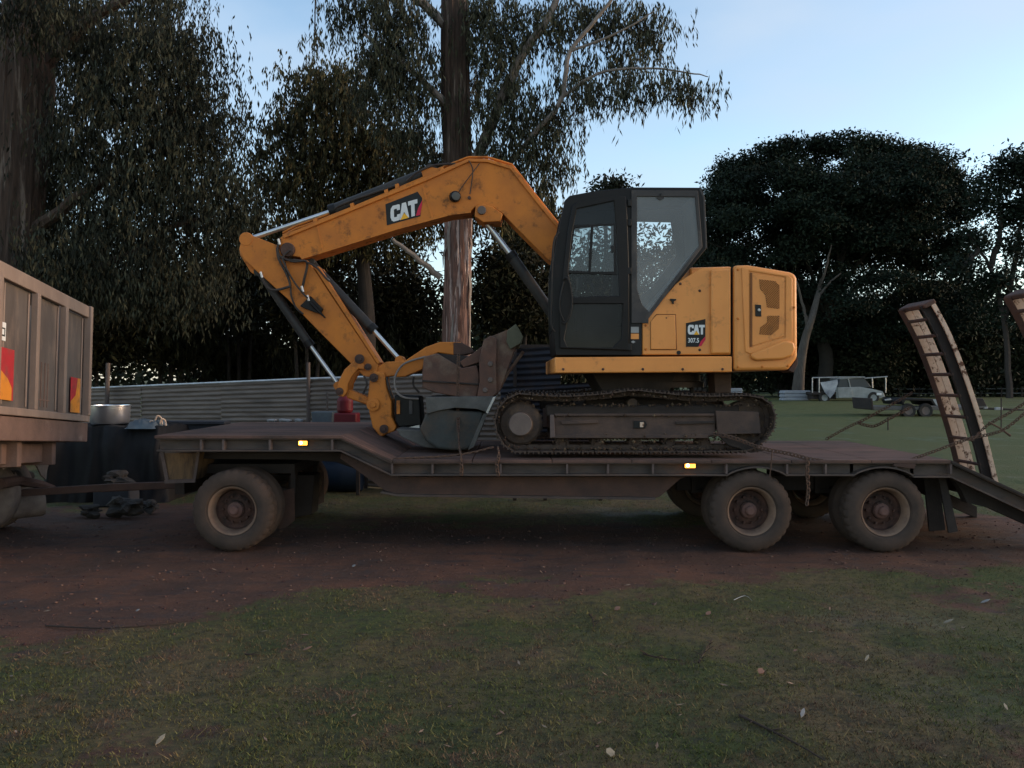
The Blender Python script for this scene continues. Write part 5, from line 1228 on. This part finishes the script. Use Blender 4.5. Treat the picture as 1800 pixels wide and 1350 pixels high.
for k_, u in enumerate((.075, .855, 1.635)):
    tbox(u, u+.71, -.07, -.055, .14, hr-.075, 'tailgate_panel', truckpan, tg_, .003)
    tbox(u+.05, u+.075, -.055, -.04, .16, hr-.1, 'panel_rib', truckp, tg_, .006) ; tbox(u+.60, u+.625, -.055, -.04, .16, hr-.1, 'panel_rib', truckp, tg_, .006)
# stains of rust lines in the middle panel
for u in (1.12, 1.2, 1.3, 1.38): tbox(u, u+.022, -.055, -.050, .80, hr-.12, 'rust_bar', truckrust, tg_, .002)
tbox(1.08, 1.44, -.055, -.049, hr-.2, hr-.185, 'rust_bar', truckrust, tg_, .002)
def plate(u0, u1, w0, w1, diag):
    pl = tpoly([(u0, w0), (u1, w0), (u1, w1), (u0, w1)], -.038, .004, 'reflector_plate', red, tg_)
    tpoly(diag, -.034, .003, 'orange_panel', orange, pl)
plate(.20, .50, hr-.50, hr-.10, [(.20, hr-.50), (.28, hr-.50), (.34, hr-.30), (.50, hr-.22), (.50, hr-.10), (.20, hr-.10)])
plate(2.02, 2.40, hr-.62, hr-.14, [(2.15, hr-.34), (2.40, hr-.45), (2.40, hr-.14), (2.06, hr-.14), (2.06, hr-.26)])
sg = tpoly([(2.22, hr-.85), (2.6, hr-.85), (2.6, hr-.68), (2.22, hr-.68)], -.038, .004, 'warning_sign', white, tg_)
tpoly([(2.24, hr-.80), (2.6, hr-.80), (2.6, hr-.785), (2.24, hr-.785)], -.034, .002, 'sign_line', black, sg); tpoly([(2.24, hr-.735), (2.6, hr-.735), (2.6, hr-.72), (2.24, hr-.72)], -.034, .002, 'sign_line', black, sg)
tpoly([(2.24, hr-.80), (2.255, hr-.80), (2.255, hr-.72), (2.24, hr-.72)], -.034, .002, 'sign_line', black, sg)
# body sides/floor, running away to the left
tbox(0, .06, -4.2, -.07, .0, hr, 'body_side', truckp); tbox(WT-.06, WT, -4.2, -.07, .0, hr, 'body_side', truckp); tbox(.06, WT-.06, -4.2, -.07, hr-.06, hr, 'body_floor', truckrust)
tbox(.7, .8, -4, -.1, HT, HT+.25, 'chassis_rail', truckrust); tbox(1.6, 1.7, -4, -.1, HT, HT+.25, 'chassis_rail', truckrust); tbox(.6, 1.8, -.35, -.2, HT+.02, HT+.22, 'cross_beam', truckrust)
def flat_tyre(u, v, r, nm='wheel'):
    c = TP(u, v, 0); c = Vector((c.x, c.y, r-.02)); ax = (du.x, du.y, 0)
    o = MB().lathe([(.25, -.14), (.33, -.15), (r-.06, -.14), (r-.015, -.11), (r, -.08), (r, .08), (r-.015, .11), (r-.06, .14), (.33, .15), (.25, .14)], c, ax, 40).build(nm, muds, tk)
    MB().lathe([(0, -.05), (.12, -.05), (.25, -.1), (.25, .1), (.12, .05), (0, .05)], c, ax, 24).build('rim', truckrust, o)
for u in (.22, .56, 1.95, 2.28): flat_tyre(u, -1.05, .47)
for u in (.22, .56, 1.95, 2.28): flat_tyre(u, -2.3, .47)
def rag(poly, v, nm, m, th_=.02):
    """torn mudguard sheet: bumpy"""
    return tpoly(poly, v, th_, nm, m)
def tpx(px, py, v=-.45):   # intersect the picture ray with the plane v
    d = Vector(((px-900)/FPX, 1, -(py-HY)/FPX)); o = Vector((0, 0, EYE)); p0 = TP(0, v, 0); k_ = (p0-o).dot(nv)/d.dot(nv); return o+d*k_
def tpx_sheet(poly, v, nm, m, th_=.02): return MB().loops([[tpx(x, y, v) for x, y in poly]], nv*th_).build(nm, m, tk, .006)
tpx_sheet([(24, 778), (64, 778), (70, 795), (74, 800), (84, 812), (80, 828), (78, 843), (70, 836), (62, 820), (48, 808), (36, 806), (28, 795)], -.40, 'torn_mudguard', muds)
tpx_sheet([(66, 776), (89, 776), (88, 800), (82, 818), (74, 812), (66, 794)], -.5, 'mudguard_bracket', truckrust)
tpx_sheet([(6, 778), (22, 780), (20, 800), (10, 822), (2, 826)], -.42, 'torn_mudguard', muds)
tpx_sheet([(20, 806), (38, 812), (34, 824), (22, 820)], -.45, 'torn_mudguard', muds)
MB().tube([tpx(0, 850, -.6), tpx(30, 845, -.6), tpx(70, 852, -.6), tpx(90, 860, -.6)], .06, 8).build('tow_hitch', rustt, tk)
MB().tube([tpx(12, 835, -.7), tpx(50, 838, -.7)], .07, 10).build('spring_end', darkm, tk)
MB().lathe([(0, -.2), (.13, -.2), (.145, -.17), (.145, .17), (.13, .2), (0, .2)], tpx(48, 890, -.62)+Vector((0, -.05, .02)), (-.75, -.6, -.02), 24).build('mud_caked_tank', muds, tk)

# ------------------------------------------------------------ across the paddock
DU = 49
def up(px, py, D=DU): return P(px, py, D)
ute = thing('parked_ute', 'old grey white ute with its door open look and pipe rack, parked under the trees across the paddock', 'ute', (up(1500, 705).x, DU, gz(0, DU)))
ute['label'] = 'old pale ute with a pipe rack parked under the trees across the paddock'
def up_pr(poly, D0, D1, nm, m, par=ute, bev=.02): return MB().prism(poly, D0, D1).build(nm, m, par, bev)
ub = up_pr([(1470, 681), (1512, 680), (1535, 684), (1552, 688), (1556, 697), (1548, 700), (1470, 700)], DU, DU+1.7, 'body', utem)
uc = up_pr([(1473, 681), (1477, 666), (1518, 663), (1532, 681)], DU+.1, DU+1.6, 'cab', darkg)
up_pr([(1476, 665.5), (1518, 662.5), (1519, 664), (1477, 667)], DU+.05, DU+1.65, 'roof', utem, ute, .02)
up_pr([(1490, 664), (1492, 664), (1496, 681), (1494, 681)], DU+.02, DU+.1, 'pillar', utem)
up_pr([(1472, 681), (1497, 681), (1500, 698), (1474, 700)], DU-.04, DU, 'door', utem)
up_pr([(1427, 689), (1470, 689), (1470, 694), (1427, 694)], DU, DU+1.8, 'tray', darkm)
up_pr([(1428, 694), (1470, 694), (1470, 702), (1428, 702)], DU+.2, DU+1.5, 'tray_toolboxes', darkm)
mb = MB()
for a, c in (((1428, 664), (1478, 663)), ((1428, 664), (1428, 690)), ((1440, 664), (1440, 690)), ((1520, 665), (1560, 662)), ((1557, 662), (1557, 690)), ((1533, 664), (1534, 682)), ((1478, 663), (1520, 663))):
    mb.tube([up(*a), up(*c)], .035, 6)
mb.build('pipe_rack', steel, ute)
for px in (1450, 1536):
    w_ = MB().lathe([(.2, -.1), (.33, -.1), (.36, -.06), (.36, .06), (.33, .1), (.2, .1)], up(px, 699, DU-.05)+Vector((0, .1, 0)), (0, 1, 0), 20).build('wheel', blackrub, ute); MB().lathe([(0, -.05), (.2, -.08), (.2, .05)], up(px, 699, DU-.05)+Vector((0, .1, 0)), (0, 1, 0), 16).build('rim', utem, w_)
up_pr([(1541, 691), (1550, 691), (1550, 695), (1541, 695)], DU-.06, DU, 'number_plate', white)
o = MB().prism([(1442, 672), (1452, 671), (1472, 667), (1473, 674), (1466, 692), (1459, 700), (1450, 690)], DU-.2, DU-.17).build('white_sheet', mat('printed_white_cloth', (.5, .51, .53), (.12, .13, .16), .9, .8), None, loc=tuple(up(1458, 685, DU-.2))); tag(o, 'white cloth with a dark print hanging in a point from the ute rack', 'cloth')
def blocks(x0, x1, y0, y1, D, label):
    t_ = thing('concrete_blocks', label, 'block stack', (X((x0+x1)/2, D), D, .4)); n_ = 3
    for k_ in range(n_):
        a = y0+(y1-y0)*k_/n_; MB().prism([(x0+random.uniform(0, 3), a+.5), (x1-random.uniform(0, 3), a+.5), (x1, a+(y1-y0)/n_), (x0, a+(y1-y0)/n_)], D, D+1).build('slab', mat('pale_slab%d' % k_, (.28, .29, .31), (.22, .22, .24), 3, .8), t_, .03)
blocks(1378, 1425, 686, 704, 50, 'pale stack of slabs on the grass left of the ute')
blocks(1268, 1306, 682, 700, 53, 'small pale stack seen under the excavator body')
# plant trailer in the paddock
DP = 33.0
pt = thing('plant_trailer', 'dark tandem axle plant trailer on the grass between the ute and the far ramp', 'trailer', (X(1620, DP), DP, 0))
def pp(poly, nm, m, D0=DP, D1=DP+1.8, bev=.02): return MB().prism(poly, D0, D1).build(nm, m, pt, bev)
pp([(1535, 714), (1700, 716), (1735, 712), (1735, 716), (1700, 721), (1535, 721)], 'bed', mat('plant_trailer_bed', (.12, .11, .10), (.08, .075, .07), 2, .7))
pp([(1530, 700), (1534, 700), (1536, 720), (1532, 720)], 'headboard', darkm)
pp([(1584, 704), (1590, 700), (1640, 701), (1646, 712), (1642, 713), (1636, 705), (1592, 704), (1588, 712)], 'mudguard', cabblack)
pp([(1637, 701), (1652, 703), (1652, 714), (1646, 713)], 'guard_end', offwhite)
for px in (1597, 1627):
    w_ = MB().lathe([(.17, -.09), (.28, -.1), (.31, -.05), (.31, .08), (.28, .1)], P(px, 722, DP)+Vector((0, .05, 0)), (0, 1, 0), 20).build('wheel', blackrub, pt); MB().lathe([(0, -.04), (.17, -.08), (.17, .0)], P(px, 722, DP)+Vector((0, .05, 0)), (0, 1, 0), 16).build('rim', hubm, w_)
pp([(1555, 702), (1566, 700), (1567, 703), (1556, 705)], 'tail_light', offwhite, DP-.03, DP)
pp([(1722, 716), (1800, 719), (1800, 722), (1722, 720)], 'drawbar', darkm, DP+.6, DP+.8)
pp([(1730, 715), (1737, 715), (1737, 719), (1730, 719)], 'jockey_stand', offwhite, DP, DP+.1); pp([(1750, 716), (1763, 716), (1763, 721), (1750, 721)], 'hitch_plate', offwhite, DP, DP+.1)
pp([(1655, 690), (1662, 690), (1665, 716), (1658, 716)], 'folded_ramp', darkm, DP, DP+.3); pp([(1715, 700), (1728, 700), (1735, 714), (1712, 716)], 'winch_post', darkm, DP, DP+.4)
# far fence
ff = thing('paddock_fence', 'low wire and rail fence at the far side of the paddock on the right', 'fence', (X(1700, 60), 60, .4))
mb = MB()
for py in (684, 692): mb.tube([P(1570, py, 60), P(1850, py-1, 60)], .05, 5)
mb.build('rail', mat('fence_rail', (.08, .09, .09), (.05, .055, .055), 2, .7), ff)
for px in range(1580, 1840, 36): MB().tube([P(px, 680, 60), P(px, 703, 60)], .07, 5).build('post', darkm, ff)

# ------------------------------------------------------------ foreground litter one can pick out
def gp(px, py):
    D = EYE*FPX/(py-HY); p = P(px, py, D); p.z = gz(p.x, p.y)+.006; return p
def twig(pts, r, name, label, m=twigm, cat='stick', side=0):
    ps = spline([gp(*p)+Vector((0, 0, .004)) for p in pts], 5); mb = MB(); n_ = len(ps); mb.tube(ps, [r*(1-.6*i/(n_-1)) for i in range(n_)], 6)
    for k_ in range(side):
        p = ps[int((k_+1)*n_/(side+2))]; a = random.uniform(0, 6.28); d = Vector((math.cos(a), math.sin(a), random.uniform(.2, .8)))*random.uniform(.03, .07)
        mb.tube([p, p+d*.6, p+d+Vector((0, 0, -.005))], [r*.6, r*.4, r*.2], 5)
    return tag(mb.build(name, m, None, loc=tuple(ps[0])), label, cat)
twig([(1300, 1262), (1345, 1285), (1400, 1315), (1450, 1342)], .008, 'fallen_stick', 'long dark stick lying in the grass at the bottom of the picture', side=3)
twig([(1130, 1152), (1160, 1160), (1200, 1166)], .006, 'bark_strip', 'red brown strip of bark left of the dark withered frond', rimr, side=3)
twig([(1228, 1170), (1240, 1150), (1252, 1128)], .006, 'withered_frond', 'dark withered frond sticking up in the grass', side=9)
twig([(1036, 1080), (1042, 1090), (1044, 1110)], .006, 'weed_stalk', 'small dark weed stalk near the edge of the dirt', side=6)
twig([(1290, 1052), (1310, 1046), (1322, 1056)], .003, 'wire_loop', 'pale loop of wire at the edge of the dirt', steel, 'wire')
twig([(430, 1150), (445, 1151), (458, 1149)], .006, 'fallen_stick', 'short dark stick in the grass left of centre', side=1)
twig([(80, 1104), (180, 1108), (260, 1102), (330, 1090)], .007, 'bark_strip', 'long dark bark strip at the lower edge of the dirt on the left', side=5)
def flake(px, py, L, w, a, label, m):
    p = gp(px, py); d = Vector((math.cos(a), math.sin(a), .35))*L/2; s_ = Vector((-math.sin(a), math.cos(a), .3))*w/2; p.z += .012
    pts = [p-d, p-d*.4+s_, p+d*.4+s_*.9, p+d, p+d*.4-s_, p-d*.4-s_*.9]
    pts = [q_ for q_ in pts]
    o = MB().loops([pts], (0, 0, .003)).build('fallen_leaf', m, None, loc=tuple(p)); tag(o, label, 'leaf', 'fallen leaves on the grass')
pinkl = mat('pink_dry_leaf', (.26, .13, .085), (.2, .10, .07), 9, .8); palel = mat('pale_dry_leaf', (.25, .21, .15), (.18, .15, .11), 9, .8); whitel = mat('white_scrap', (.22, .21, .20), (.18, .17, .16), 9, .7)
for a in [(1337, 1188, .05, .035, .9, 'pinkish curled leaf right of the withered frond', pinkl), (1524, 1163, .07, .015, .8, 'narrow pale leaf right of the curled pink leaf', palel), (1411, 1266, .07, .018, 1.0, 'white scrap above the long dark stick', whitel),
          (282, 1303, .07, .02, 1.3, 'pale leaf in the lower left grass', palel), (1073, 1330, .05, .04, 1.5, 'wide tan leaf near the bottom edge left of the white scrap', palel), (1085, 1071, .05, .04, .3, 'pink leaf near the edge of the dirt', pinkl),
          (1732, 1062, .08, .02, .1, 'white leaf at the right beside the muddy patch', whitel), (1667, 1094, .08, .02, .1, 'long pale leaf below the white leaf at right', palel), (1768, 1250, .05, .016, 1.3, 'thin upright pale leaf at the far right', palel),
          (540, 1144, .06, .018, .2, 'flat tan leaf left of centre below the dirt', pinkl), (242, 1077, .03, .022, .2, 'small white chip in the dirt at left', whitel), (622, 997, .035, .03, .3, 'white chip on the dirt below the front wheel', whitel), (1245, 1080, .0+.05, .03, .5, 'small tan leaf below the middle rear wheel', pinkl)]:
    flake(*a)
